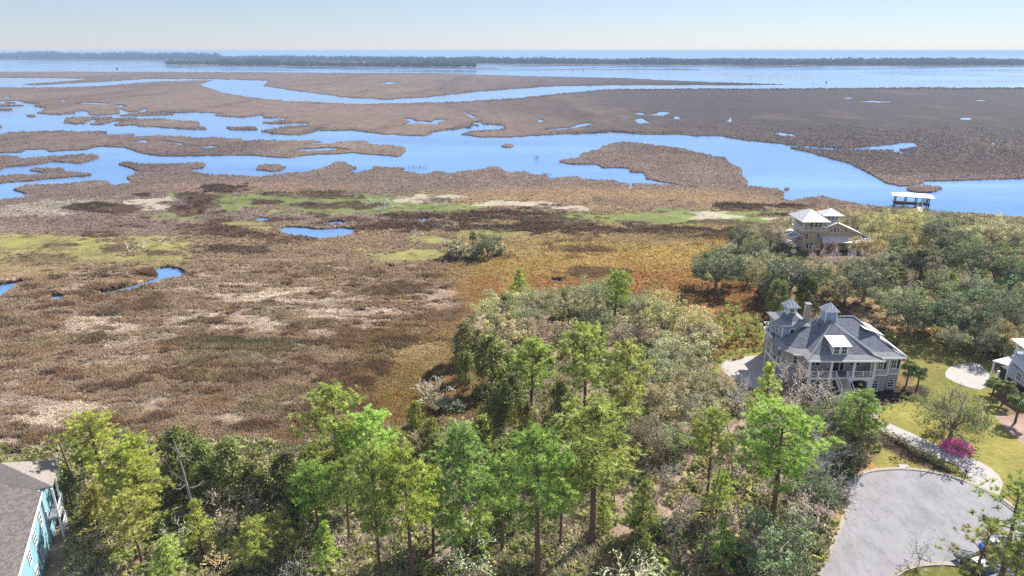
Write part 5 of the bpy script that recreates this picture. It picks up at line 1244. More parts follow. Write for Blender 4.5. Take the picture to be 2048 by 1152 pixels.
# roof planes: steep field and a flatter pale skirt at the eaves
def skirt_hip(x0, x1, y0, y1, zr, sk=1.25, zk=0.5, rg_=None):
    f, k = MB(), MB()
    o = [(x0, y0), (x1, y0), (x1, y1), (x0, y1)]; i_ = [(x0 + sk, y0 + sk), (x1 - sk, y0 + sk), (x1 - sk, y1 - sk), (x0 + sk, y1 - sk)]
    vs = [(x, y, ZE) for x, y in o] + [(x, y, ZE + zk) for x, y in i_] + [(x, y, ZE - 0.22) for x, y in o]
    k.add(vs, [(j, (j + 1) % 4, 4 + (j + 1) % 4, 4 + j) for j in range(4)] + [((j + 1) % 4, j, 8 + j, 8 + (j + 1) % 4) for j in range(4)] + [(8, 11, 10, 9)])
    hip(f, x0 + sk, x1 - sk, y0 + sk, y1 - sk, ZE + zk, zr, rg_, t=0.02)
    return f, k
f_, k_ = skirt_hip(48.9, 65.1, 102.5, 118.5, 10.35, rg_=4.4)
ro = H1.part("roof", f_, m_shing); H1.sub("eave_skirt", k_, m_skirt, ro)
f2_, k2_ = skirt_hip(48.3, 61.0, 101.3, 115.5, 10.2)
ro2 = H1.part("porch_roof", f2_, m_shing); H1.sub("eave_skirt", k2_, m_skirt, ro2)
# left wing roof with chamfered corner
k = MB(); f = MB()
ou = [(48.4, 103.6), (46.9, 103.9), (45.3, 105.9), (45.2, 110), (49, 114), (54, 114), (54, 103.6)]
inn = [(49.3, 104.9), (47.6, 105.1), (46.5, 106.5), (46.4, 110), (49.2, 113), (53, 113), (53, 104.9)]
top = (52.6, 109.8, 10.0)
vs = [(x, y, ZE + 0.02) for x, y in ou] + [(x, y, ZE + 0.5) for x, y in inn] + [(x, y, ZE - 0.2) for x, y in ou]
n = 7; k.add(vs, [(j, (j + 1) % n, n + (j + 1) % n, n + j) for j in range(n)] + [((j + 1) % n, j, 2 * n + j, 2 * n + (j + 1) % n) for j in range(n)])
f.add([(x, y, ZE + 0.5) for x, y in inn] + [top], [(j, (j + 1) % n, n) for j in range(n)])
ro3 = H1.part("wing_roof", f, m_shing); H1.sub("eave_skirt", k, m_skirt, ro3)
cap = MB()
for p, q in (((60.95, 101.35, ZE + 0.02), (54.7, 108.0, 10.27)), ((65.05, 102.55, ZE + 0.02), (59.45, 110.5, 10.42)), ((56.9, 110.5, 10.42), (59.45, 110.5, 10.42)), ((48.35, 101.35, ZE + 0.03), (54.6, 108.0, 10.27))): cap.bar(p, q, 0.26, 0.06)
H1.part("ridge_caps", cap, m_skirt)["kind"] = "stuff"
gut = MB()
for p, q in (((48.3, 101.24, 6.08), (61.0, 101.24, 6.08)), ((61.06, 102.43, 6.08), (65.1, 102.43, 6.08)), ((46.9, 103.83, 6.08), (48.3, 103.55, 6.08))): gut.bar(p, q, 0.1, 0.24)
H1.part("fascia", gut, m_white)
# porch
pf = MB(); pf.box(48.9, 59.9, 101.7, 104.3, 2.72, 3.0); H1.part("porch_floor", pf, m_deckw)
fb = MB(); fb.bar((48.9, 101.64, 2.82), (59.95, 101.64, 2.82), 0.1, 0.42); H1.part("porch_beam", fb, m_white)
for x in (49.05, 52.6, 56.35, 59.75):
    mb = MB(); mb.box(x - 0.17, x + 0.17, 101.75, 102.09, 3.0, 6.0); mb.box(x - 0.23, x + 0.23, 101.69, 102.15, 3.0, 3.25); H1.part("porch_post", mb, m_white)
H1.rail([(49.2, 101.9), (52.4, 101.9)], 3.0); H1.rail([(52.75, 101.9), (53.55, 101.9)], 3.0); H1.rail([(55.35, 101.9), (56.2, 101.9)], 3.0); H1.rail([(56.5, 101.9), (59.6, 101.9)], 3.0); H1.rail([(48.98, 101.9), (48.98, 104.2)], 3.0)
for x in (50.9, 57.6):
    H1.window((x - 0.45, 104.19, 4.75), 0.72, 1.5, (0, -1), (0, 1)); H1.window((x + 0.45, 104.19, 4.75), 0.72, 1.5, (0, -1), (0, 1))
dm = MB(); dm.box(53.3, 54.9, 104.1, 104.19, 3.0, 5.4); dr = H1.part("door", dm, m_door)
fm = MB(); [fm.box(x, x + 0.14, 104.05, 104.19, 3.0, 5.6) for x in (53.1, 55.0, 55.75)]; fm.box(53.24, 55.75, 104.06, 104.18, 5.42, 5.6); fm.build("door_frame", m_white, dr)
sg = MB(); sg.box(55.15, 55.74, 104.12, 104.18, 3.1, 5.4); sg.build("sidelight", m_glass, dr)
# arched garage front under the porch
ar = MB()
k = 10; x0, x1 = 56.1, 59.0; pts = [(x0 - 0.55, 0.0), (x0, 0.0), (x0, 1.9)] + [(x0 + (x1 - x0) * (0.5 - 0.5 * math.cos(math.pi * i / k)), 1.9 + 0.55 * math.sin(math.pi * i / k)) for i in range(1, k)] + [(x1, 1.9), (x1, 0.0), (x1 + 0.85, 0.0), (x1 + 0.85, 2.68), (x0 - 0.55, 2.68)]
m_ = len(pts); ar.add([(x, 101.75, z) for x, z in pts] + [(x, 102.2, z) for x, z in pts], [tuple(range(m_)), tuple(range(2 * m_ - 1, m_ - 1, -1))] + [((i + 1) % m_, i, m_ + i, m_ + (i + 1) % m_) for i in range(m_)])
H1.part("garage_arch", ar, m_white); gd = MB(); gd.box(55.7, 59.3, 106.4, 106.55, 0, 2.6); H1.part("garage_door", gd, m_dark)
al = MB(); al.box(49.0, 49.5, 101.8, 102.2, 0, 2.7); H1.part("pier", al, m_white); al = MB(); al.box(52.4, 52.9, 101.8, 102.2, 0, 2.7); H1.part("pier", al, m_white)
for x, y in ((60.7, 102.58), (63.6, 103.08)): H1.window((x, y, 1.05), 0.95, 0.9, (0, -1), (1, 1), arch=True, name="arched_window")
H1.window((61.0, 102.6, 4.8), 0.8, 1.35, (0, -1), (1, 1), shut=True); H1.window((63.5, 103.1, 4.8), 0.8, 1.45, (0, -1), (1, 1), shut=True)
H1.window((47.9, 104.95, 4.7), 0.7, 1.3, (-0.65, -0.76), (0, 1))
# stairs: one flight down from the porch, a landing, two side flights
st = MB()
for i in range(9): st.box(53.6, 55.3, 101.62 - 0.29 * (i + 1), 101.62 - 0.29 * i, 2.84 - 0.165 * i - 0.06, 2.84 - 0.165 * i)
sr = H1.part("stairs", st, m_woodlt)
sg = MB()
for x in (53.5, 55.4): sg.bar((x, 101.7, 2.75), (x, 99.0, 1.25), 0.08, 0.34)
for i in range(9): sg.box(53.55, 55.35, 101.62 - 0.29 * i - 0.03, 101.62 - 0.29 * i, 2.62 - 0.165 * i, 2.78 - 0.165 * i)
sg.build("stringer", m_white, sr)
ld = MB(); ld.box(53.4, 55.5, 97.6, 99.0, 1.22, 1.36); H1.part("stair_landing", ld, m_woodlt)
ldw = MB(); ldw.box(53.5, 55.4, 97.7, 98.9, 0, 1.22); H1.part("landing_base", ldw, m_white)
for sgn in (-1, 1):
    mb = MB(); xs = 53.4 if sgn < 0 else 55.5
    for i in range(7): mb.box(min(xs + sgn * 0.3 * i, xs + sgn * 0.3 * (i + 1)), max(xs + sgn * 0.3 * i, xs + sgn * 0.3 * (i + 1)), 97.7, 98.9, 1.14 - 0.165 * i - 0.07, 1.14 - 0.165 * i)
    fl = H1.part("side_flight", mb, m_woodlt); mb = MB()
    for y in (97.65, 98.95): mb.bar((xs, y, 1.15), (xs + sgn * 2.2, y, 0.0), 0.07, 0.26)
    mb.build("stringer", m_white, fl)
    for y in (97.65, 98.95): H1.rail([(xs, y), (xs + sgn * 2.2, y)], (1.3, 0.1), 0.95, 2.2, "stair_railing", False)
for x in (53.5, 55.4): H1.rail([(x, 101.7), (x, 99.0)], (3.0, 1.4), 0.95, 2.7, "stair_railing", False)
H1.rail([(53.45, 97.62), (55.45, 97.62)], 1.36, 0.95, 2.0, "landing_railing", True)
# dormers
def dormer(x0, x1, yf, zb, ze, slope, wall, wins, over=0.35, yb=105.5):
    wm = MB(); wm.box(x0, x1, yf, yb, zb, ze); w = H1.part("dormer", wm, wall)
    rm = MB(); zt = lambda y: ze + 0.1 + (y - yf) * slope
    rm.slab([(x0 - over, yf - over - 0.1, zt(yf - over)), (x1 + over, yf - over - 0.1, zt(yf - over)), (x1 + over, yb, zt(yb)), (x0 - over, yb, zt(yb))], 0.1)
    for i in range(int((x1 - x0 + 2 * over) / 0.4) + 1): x = x0 - over + 0.02 + i * 0.4; rm.bar((x, yf - over - 0.1, zt(yf - over) + 0.015), (x, yb, zt(yb) + 0.015), 0.04, 0.05)
    rm.build("dormer_roof", m_metal, w)
    for cx, ww, hh in wins: H1.window((cx, yf - 0.01, zb + 0.42 + hh / 2), ww, hh, (0, -1), (1, 1), parent=w)
dormer(52.7, 55.3, 102.6, 6.5, 8.3, 0.17, m_white, [(53.35, 0.75, 1.15), (54.6, 0.75, 1.15)])
# side dormer and low metal roof on the far right slope
rd = MB(); rd.box(60.2, 62.9, 107.4, 111.8, 6.6, 8.3); r_ = H1.part("side_dormer", rd, m_bluesid)
rm = MB(); rm.slab([(63.3, 107.1, 8.25), (63.3, 112.1, 8.25), (59.8, 112.1, 9.5), (59.8, 107.1, 9.5)], 0.12); rm.build("dormer_roof", m_metal, r_)
rm = MB(); rm.slab([(65.8, 103.4, 6.0), (65.8, 113.5, 6.0), (62.6, 113.5, 7.75), (62.6, 107.4, 7.75)], 0.12); H1.part("side_porch_roof", rm, m_metal)
for y in (105, 109, 113): mb = MB(); mb.box(65.4, 65.65, y, y + 0.25, 0, 6.0); H1.part("porch_post", mb, m_white)
# upper room on the left with its own hip roof, cupolas, chimney
uw2 = MB(); uw2.box(46.9, 51.2, 109.3, 115.3, 6.0, 9.1); u_ = H1.part("upper_room", uw2, m_bluesid)
f3, k3 = MB(), MB(); hip(f3, 47.3, 50.6, 109.9, 114.6, 9.62, 10.75, t=0.02); ur = H1.part("upper_roof", f3, m_shing)
vs = [(x, y, 9.2) for x, y in ((46.2, 108.8), (51.7, 108.8), (51.7, 115.7), (46.2, 115.7))] + [(x, y, 9.62) for x, y in ((47.3, 109.9), (50.6, 109.9), (50.6, 114.6), (47.3, 114.6))] + [(x, y, 9.05) for x, y in ((46.2, 108.8), (51.7, 108.8), (51.7, 115.7), (46.2, 115.7))]
k3.add(vs, [(j, (j + 1) % 4, 4 + (j + 1) % 4, 4 + j) for j in range(4)] + [((j + 1) % 4, j, 8 + j, 8 + (j + 1) % 4) for j in range(4)] + [(8, 11, 10, 9)]); H1.sub("eave_skirt", k3, m_skirt, ur)
H1.window((48.6, 109.29, 8.05), 0.85, 0.85, (0, -1), round_=True, name="round_window")
H1.window((46.89, 111.5, 7.5), 0.8, 1.5, (-1, 0), (1, 1)); H1.window((46.89, 113.5, 7.5), 0.8, 1.5, (-1, 0), (1, 1))
mb = MB(); [mb.box(x - 0.09, x + 0.09, y - 0.09, y + 0.09, 6.0, 9.1) for x, y in ((46.9, 109.3), (51.2, 109.3))]; H1.part("corner_boards", mb, m_white)["kind"] = "stuff"
def cupola(cx, cy, z0, z1, s, over, zr, win):
    mb = MB(); mb.box(cx - s, cx + s, cy - s, cy + s, z0, z1); c = H1.part("cupola", mb, m_white if win else m_bluesid)
    rm = MB(); cc, a, b = hip(rm, cx - over, cx + over, cy - over, cy + over, z1, zr, t=0.08)
    for i in range(-2, 3):
        t = i * over / 2.6; f = 1 - abs(i) / 2.6
        for q in ((cx + t, cy - over, z1 + 0.02), (cx - over, cy + t, z1 + 0.02)):
            e = (cx + t, cy - over * (1 - f), z1 + (zr - z1) * f + 0.02) if q[1] == cy - over else (cx - over * (1 - f), cy + t, z1 + (zr - z1) * f + 0.02)
            rm.bar(q, e, 0.05, 0.05)
    rm.build("cupola_roof", m_metal, c)
    tr = MB()
    for a_ in (-1, 1):
        for b_ in (-1, 1): tr.box(cx + a_ * s - 0.08, cx + a_ * s + 0.08, cy + b_ * s - 0.08, cy + b_ * s + 0.08, z0, z1 - 0.01)
    tr.build("cupola_trim", m_white, c)
    if win:
        for fc, ctr in (((0, -1), (cx, cy - s - 0.01)), ((-1, 0), (cx - s - 0.01, cy))): H1.window((*ctr, (z0 + z1) / 2 + 0.3), 0.6, 0.6, fc, (1, 0), parent=c)
cupola(49.0, 112.2, 9.9, 11.75, 0.72, 1.28, 13.05, True); cupola(54.9, 110.2, 9.2, 11.75, 0.95, 1.3, 13.1, False)
ch = MB(); ch.box(50.95, 51.75, 110.3, 111.3, 8.8, 12.5); chm = H1.part("chimney", ch, m_brick); cc = MB(); cc.box(50.88, 51.82, 110.23, 111.37, 12.5, 12.68); cc.build("chimney_cap", m_skirt, chm)
# decks on the left
def deck(x0, x1, y0, y1, z, rails, name):
    mb = MB(); mb.box(x0, x1, y0, y1, z - 0.16, z); d = H1.part(name, mb, m_deckw); e = MB()
    for p, q in (((x0, y0), (x1, y0)), ((x0, y0), (x0, y1)), ((x0, y1), (x1, y1))): e.bar((*p, z - 0.12), (*q, z - 0.12), 0.08, 0.3)
    e.build("deck_trim", m_white, d)
    for r in rails: H1.rail(r, z, 1.05, 1.7, balus=False)
deck(45.8, 47.0, 110.2, 115.4, 6.35, [[(45.85, 110.25), (45.85, 115.3)], [(45.85, 110.25), (46.85, 110.25)], [(45.85, 115.3), (46.85, 115.3)]], "upper_deck")
deck(45.6, 46.6, 107.2, 112.6, 3.1, [[(45.68, 107.2), (45.68, 112.5)]], "lower_deck")
for y in (107.3, 110.0, 112.4): mb = MB(); mb.box(45.6, 45.82, y - 0.11, y + 0.11, 0, 6.3 if y > 109 else 4.1); H1.part("deck_post", mb, m_white)
lp = MB(); lp.prism([(45.65, 107.0), (46.45, 107.0), (46.45, 108.0), (45.65, 108.0)], 0, 2.9); H1.part("deck_wall", lp, m_bluesid)
for y in (108.5, 111.5): H1.window((46.59, y, 4.7), 1.3, 1.8, (-1, 0), (1, 0))

# ------------------------------------------------------------------ tan tower house in the thicket
H2 = House("tan_tower_house", "tan house with a square lookout tower and white metal roofs beyond the dark thicket", "house", (90, 190, 0))
mb = MB(); mb.box(82.6, 88.2, 187.9, 194.6, -0.3, 8.9); H2.part("tower", mb, m_tan)
mb = MB(); cc, a, b = hip(mb, 80.9, 89.0, 185.6, 196, 8.9, 11.5, 4.6); rf = H2.part("tower_roof", mb, m_metal)
mb = MB(); mb.box(81.9, 88.9, 187.1, 195.2, 5.9, 6.1); bl_ = H2.part("balcony", mb, m_white)
H2.rail([(82.0, 195.1), (82.0, 187.2), (88.8, 187.2)], 6.1, 1.0, 1.7)
for x in (82.0, 88.8): mb = MB(); mb.box(x - 0.1, x + 0.1, 187.1, 187.3, 6.1, 8.9); H2.part("balcony_post", mb, m_white)
for x in (84.6, 85.9, 87.1): H2.window((x, 187.89, 7.6), 0.8, 1.5, (0, -1), (0, 1))
H2.window((83.6, 187.89, 4.3), 0.8, 1.5, (0, -1), (1, 1)); H2.window((87.0, 187.89, 4.3), 0.8, 1.5, (0, -1), (1, 1))
H2.window((84.2, 187.89, 1.5), 0.7, 1.5, (0, -1), (0, 1)); H2.window((85.3, 187.89, 1.6), 0.8, 1.6, (0, -1), (0, 1), arch=True); H2.window((86.4, 187.89, 1.5), 0.7, 1.5, (0, -1), (0, 1))
for y in (189.5, 192): H2.window((82.59, y, 1.6), 0.8, 1.7, (-1, 0), (0, 1)); H2.window((82.59, y, 4.4), 0.8, 1.5, (-1, 0), (0, 1)); H2.window((82.59, y, 7.6), 0.8, 1.5, (-1, 0), (0, 1))
mb = MB(); g_ = [(88.2, -0.3), (101.0, -0.3), (101.0, 3.9), (91.8, 7.9), (88.2, 6.5)]
mb.add([(x, 188.3, z) for x, z in g_] + [(x, 198, z) for x, z in g_], [(0, 1, 2, 3, 4), (9, 8, 7, 6, 5)] + [((i + 1) % 5, i, 5 + i, 5 + (i + 1) % 5) for i in range(5)]); H2.part("gable_wall", mb, m_tan)
mb = MB(); mb.slab([(91.8, 187.5, 8.2), (102.0, 187.5, 3.75), (102.0, 198.6, 3.75), (91.8, 198.6, 8.2)], 0.25); mb.slab([(88.25, 187.5, 6.8), (91.8, 187.5, 8.2), (91.8, 198.6, 8.2), (88.25, 198.6, 6.8)], 0.25)
H2.part("gable_roof", mb, m_metal)
mb = MB(); mb.slab([(87.0, 184.9, 3.15), (102.2, 184.9, 3.15), (102.0, 188.25, 4.2), (88.2, 188.25, 4.2)], 0.15); H2.part("porch_roof", mb, m_metal)
for x in (88.0, 91.5, 95, 98.5, 101.6): mb = MB(); mb.box(x - 0.12, x + 0.12, 185.2, 185.45, 0, 3.05); H2.part("porch_post", mb, m_white)
mb = MB(); mb.box(90.3, 92.0, 188.2, 188.29, 0, 2.5); H2.part("door", mb, m_door)
H2.window((91.6, 188.29, 6.05), 0.7, 1.1, (0, -1), (0, 1), arch=True); H2.window((90.7, 188.29, 5.9), 0.5, 0.9, (0, -1), (0, 1)); H2.window((92.5, 188.29, 5.9), 0.5, 0.9, (0, -1), (0, 1)); H2.window((94.8, 188.29, 5.8), 0.65, 0.8, (0, -1), (0, 1)); H2.window((88.8, 188.29, 5.7), 0.5, 0.7, (0, -1), (0, 0))
mb = MB(); mb.box(89.6, 93.6, 190.6, 194.6, 6, 9.7); H2.part("lookout", mb, m_tan); mb = MB(); hip(mb, 88.7, 94.5, 189.7, 195.5, 9.7, 11.3, 2.88); H2.part("lookout_roof", mb, m_metal)
for x in (90.5, 91.6, 92.7): H2.window((x, 190.59, 8.9), 0.65, 1.0, (0, -1), (0, 1))
mb = MB(); mb.slab([(79.4, 189.0, 3.1), (82.7, 189.0, 4.3), (82.7, 197, 4.3), (79.4, 197, 3.1)], 0.15); sr_ = H2.part("side_roof", mb, m_metal)
for y in (190.4, 192.2, 194): mb = MB(); mb.slab([(80.0, y, 3.39), (82.0, y, 4.12), (82.0, y + 0.9, 4.12), (80.0, y + 0.9, 3.39)], 0.03); mb.build("shadow_stripe", m_glass, sr_)  # dark slabs stand in for the shadow stripes across the side roof
for y in (189.4, 193, 196.6): mb = MB(); mb.box(79.6, 79.8, y, y + 0.2, 0, 3.1); H2.part("porch_post", mb, m_white)
mb = MB(); mb.box(79.5, 82.6, 188.6, 197, 0.9, 1.05); H2.part("porch_floor", mb, m_deckw); H2.rail([(79.6, 196.8), (79.6, 188.7), (82.5, 188.7)], 1.05, 0.95)

# ------------------------------------------------------------------ grey-blue cottage at the frame's edge
H3 = House("grey_blue_cottage", "grey-blue cottage with white roofs and an open upper porch beyond the lawn", "house", (88, 105, 0))
mb = MB(); mb.box(84.4, 97, 99.3, 105.0, 1.6, 3.9); H3.part("wall", mb, m_bluesid)
mb = MB(); mb.box(86.0, 97, 101, 109, 0, 1.6); H3.part("lower_storey", mb, m_dark)  # solid dark block standing in for the shade of the open carport
for x, y in ((84.4, 99.5), (84.4, 103), (84.4, 107)): mb = MB(); mb.box(x - 0.15, x + 0.15, y - 0.15, y + 0.15, 0, 1.6); H3.part("pier", mb, m_white)
mb = MB(); mb.slab([(83.9, 98.7, 3.85), (97.5, 98.7, 3.85), (97.5, 105.2, 5.3), (83.9, 105.2, 5.3)], 0.16); H3.part("roof", mb, m_metal)
mb = MB(); mb.slab([(84.6, 105.15, 3.4), (87.6, 105.15, 4.4), (87.6, 107.8, 4.4), (83.1, 107.4, 3.4)], 0.14); H3.part("porch_roof", mb, m_metal)
mb = MB(); mb.box(86.4, 97, 101.4, 107.2, 3.0, 5.2); H3.part("upper_wall", mb, m_bluesid)
mb = MB(); mb.slab([(85.5, 100.6, 6.9), (98, 100.6, 6.9), (98, 107.6, 7.4), (85.5, 107.6, 7.4)], 0.2); H3.part("upper_roof", mb, m_metal)
for x, y in ((86.5, 101.4), (86.5, 104.2), (86.5, 107)): mb = MB(); mb.box(x - 0.13, x + 0.13, y - 0.13, y + 0.13, 3.0, 7.2); H3.part("upper_post", mb, m_white)
H3.rail([(86.5, 101.35), (97, 101.35)], 5.2, 0.9); H3.rail([(86.35, 101.35), (86.35, 107)], 5.2, 0.9)
for y in (100.6, 102.4): H3.window((84.39, y, 2.8), 1.2, 1.3, (-1, 0), (0, 1))
for x in (85.6, 87.2, 88.8): H3.window((x, 99.29, 2.8), 1.0, 1.3, (0, -1), (0, 1))
for x, y in ((84.7, 105.4), (83.4, 107.2)): mb = MB(); mb.box(x - 0.12, x + 0.12, y - 0.12, y + 0.12, 0, 3.2); H3.part("porch_post", mb, m_white)

# ------------------------------------------------------------------ light blue house in the corner
RB = math.radians(-64.4)
H4 = House("light_blue_house", "light blue house with brown-grey shingle roof among the pines", "house", (-53.6, 65.2, 0), RB, False)   # local +x runs along the wall towards the camera, +y out of the wall
mb = MB(); mb.box(0, 17, -9, 0, -0.2, 6.7); H4.part("wall", mb, m_lblue)
mb = MB(); mb.slab([(0.0, 0.45, 6.85), (0.0, -5.2, 10.2), (17.5, -5.2, 10.2), (17.5, 0.45, 6.85)], 0.18); mb.slab([(0.0, -5.2, 10.2), (0.0, -10, 6.9), (17.5, -10, 6.9), (17.5, -5.2, 10.2)], 0.18); r = H4.part("roof", mb, m_brsh)
mb = MB(); mb.bar((0, 0.5, 6.78), (17.5, 0.5, 6.78), 0.08, 0.3); mb.build("fascia", m_white, r)
mb = MB(); mb.box(-0.05, 0.22, -0.02, 0.05, 0, 6.6); H4.part("corner_board", mb, m_white)
mb = MB(); mb.box(-5.6, -0.02, -9, 0.2, -0.2, 6.9); H4.part("front_wing", mb, m_lblue)
mb = MB(); vs = [(-6.4, 1.4, 7.0), (-0.5, 1.4, 7.0), (-0.5, -9.6, 7.0), (-6.4, -9.6, 7.0), (-3.3, -3.4, 9.8), (-3.3, -6.4, 9.8)]
mb.add(vs + [(p[0], p[1], p[2] - 0.2) for p in vs[:4]], [(0, 4, 1), (1, 4, 5, 2), (2, 5, 3), (3, 5, 4, 0), (0, 1, 7, 6), (1, 2, 8, 7), (2, 3, 9, 8), (3, 0, 6, 9), (6, 7, 8, 9)]); H4.part("wing_roof", mb, m_brsh_lit)  # paler than the main roof to stand for the sun on it
for z in (2.9, 5.0) if False else (3.0,):
    mb = MB(); mb.box(-5.6, -0.1, 0.2, 1.5, z - 0.15, z); H4.part("deck", mb, m_deckw)
for x in (-5.4, -2.9, -0.4): mb = MB(); mb.box(x - 0.1, x + 0.1, 1.2, 1.4, 0, 6.8); H4.part("deck_post", mb, m_white)
H4.rail([(-5.4, 1.35), (-0.3, 1.35)], 3.0); H4.rail([(-0.25, 1.35), (-0.25, 0.25)], 3.0); H4.rail([(-5.4, 1.35), (-0.3, 1.35)], 0.4)
for x, z, h in ((1.8, 4.6, 1.7), (5.4, 4.6, 1.5), (8.6, 4.6, 1.4), (4.2, 1.6, 1.4), (7.6, 1.6, 1.4)): H4.window((x, 0.01, z), 0.9, h, (0, 1), (1, 2))
# ------------------------------------------------------------------ covered dock on the creek
DK = House("covered_dock", "covered boat dock on dark piles with a white roof, standing in the creek", "dock", (140.9, 248.2, 0), math.radians(-23.5), False)   # +x along the dock
for x in (0.4, 3.8, 7.2, 11.2):
    for y in (0, 4.2):
        mb = MB(); mb.tube([(x, y, -2.2), (x, y, 3.7)], [0.2, 0.17], 8); DK.part("pile", mb, m_wood)
mb = MB(); mb.box(-0.2, 11.8, -0.4, 4.6, 1.05, 1.2); DK.part("deck", mb, m_wood)
mb = MB(); [mb.bar((0, y, 0.9), (11.6, y, 0.9), 0.16, 0.3) for y in (-0.2, 4.4)]; DK.part("deck_beam", mb, m_wood)
mb = MB(); hip(mb, -1.0, 12.6, -1.0, 5.4, 3.8, 4.75, 3.0); DK.part("roof", mb, m_metal)
mb = MB(); mb.bar((0, -0.3, 1.75), (3.6, -0.3, 1.75), 0.08); mb.bar((4, -0.3, 1.75), (7, -0.3, 1.75), 0.08); mb.bar((9.6, -0.3, 2.0), (11.4, -0.3, 2.0), 0.1); DK.part("railing", mb, m_wood)
for k in range(5): mb = MB(); mb.box(9.2 + k * 0.5, 9.45 + k * 0.5, 4.1, 4.25, 1.2, 2.7); DK.part("screen_slat", mb, m_wood)
mb = MB(); mb.box(0.5, 3.4, -0.9, -0.2, 0.4, 0.75); DK.part("boat_lift", mb, m_woodlt)
mb = MB(); mb.bar((4.0, 0, 0.9), (5.2, 0, -0.2), 0.12); mb.bar((5.2, 0, 0.9), (4.0, 0, -0.2), 0.12); DK.part("brace", mb, m_wood)
gw = House("dock_walkway", "pale plank walkway rising from the shore to the covered dock", "walkway", (147.6, 243.2, 0), math.radians(-118), False)
mb = MB(); mb.slab([(-1.5, -0.8, 1.15), (-1.5, 0.8, 1.15), (9.0, 0.8, 0.6), (9.0, -0.8, 0.6)], 0.12); gw.part("planks", mb, m_woodlt)
gw.rail([(-1.5, -0.75), (1.8, -0.75)], (1.1, 0.95), 0.95, 1.6, balus=False); gw.rail([(-1.5, 0.75), (1.8, 0.75)], (1.1, 0.95), 0.95, 1.6, balus=False)
for x in (1, 5, 8.5): mb = MB(); mb.tube([(x, 0, -1), (x, 0, 0.7)], [0.12, 0.12], 6); gw.part("post", mb, m_wood)

# ------------------------------------------------------------------ posts and markers in the water
def post(px, py, h, r, label, group=None, board=None, nm="piling"):
    x, y = at(px, py, -0.5); mb = MB(); z = float(drop(x, y)); mb.tube([(0, 0, -2), (0, 0, h)], [r, r * 0.9], 6)
    if board is None:
        o = mb.build(nm, m_wood, None, (x, y, z)); tag(o, label, "post", group)
    else:
        o = thing(nm, label, "marker", (x, y, z)); mb.build("pole", m_wood, o); b = MB(); b.box(-board / 2, board / 2, -0.15, 0.15, h - board, h); b.build("daymark_board", m_wood, o)
for k, (px, py) in enumerate(((1069.5, 319), (1073, 318.5), (1076.5, 319))): post(px, py, 1.6, 0.16, "%s of the three old pilings in mid creek" % ORD[k], "three pilings in mid creek")
for k in range(9): post(817 + k * 4.1 + (k % 3), 336.2 + 0.1 * k, 0.75, 0.12, "%s rotten piling stub from the bank in the row of stubs" % ORD[k], "row of piling stubs")
for k in range(4): post(1086 + k * 4.5, 350 + k * 0.6, 0.9, 0.12, "%s thin stub standing off the marsh point in the water" % ORD[k], "stubs off the bank")
post(1652, 167.5, 3.6, 0.35, "tall channel marker with a dark board at the river mouth", None, 2.6, "channel_marker")
post(1626, 171, 5.5, 0.3, "bare marker pole next to the boarded channel marker", None, None, "marker_pole")
post(1167, 142, 7, 0.6, "marker pole out in the open sound", None, None, "marker_pole"); post(234, 138, 5, 0.8, "dark beacon off the far marsh", None, 5, "channel_beacon"); post(1146, 144.5, 5, 0.7, "small marker left of the sound pole", None, None, "marker_pole")

# ------------------------------------------------------------------ mailbox, sign post, cars
x, y = at(1929, 958)
mbx = thing("mailbox", "dark mailbox on a post beside the driveway mouth", "mailbox", (x, y, 0))
m_black = simple_mat("dark_metal", lin(44, 42, 42), 0.5, 0.1)
mb = MB(); mb.box(-0.05, 0.05, -0.05, 0.05, -0.1, 1.15); mb.build("post", m_black, mbx)
mb = MB(); pr = [(-0.12, 0), (0.12, 0), (0.12, 0.15)] + [(0.12 * math.cos(math.pi * i / 6), 0.15 + 0.1 * math.sin(math.pi * i / 6)) for i in range(1, 6)] + [(-0.12, 0.15)]
n = len(pr); mb.add([(a, -0.3, 1.15 + b) for a, b in pr] + [(a, 0.25, 1.15 + b) for a, b in pr], [tuple(range(n)), tuple(range(2 * n - 1, n - 1, -1))] + [((i + 1) % n, i, n + i, n + (i + 1) % n) for i in range(n)]); mb.build("box", m_black, mbx)
x, y = at(1677, 937); mb = MB(); mb.tube([(0, 0, -0.1), (0, 0, 1.5)], [0.06, 0.05], 8); tag(mb.build("marker_post", m_white, None, (x, y, 0)), "slim white post among the twigs by the kerb", "post")
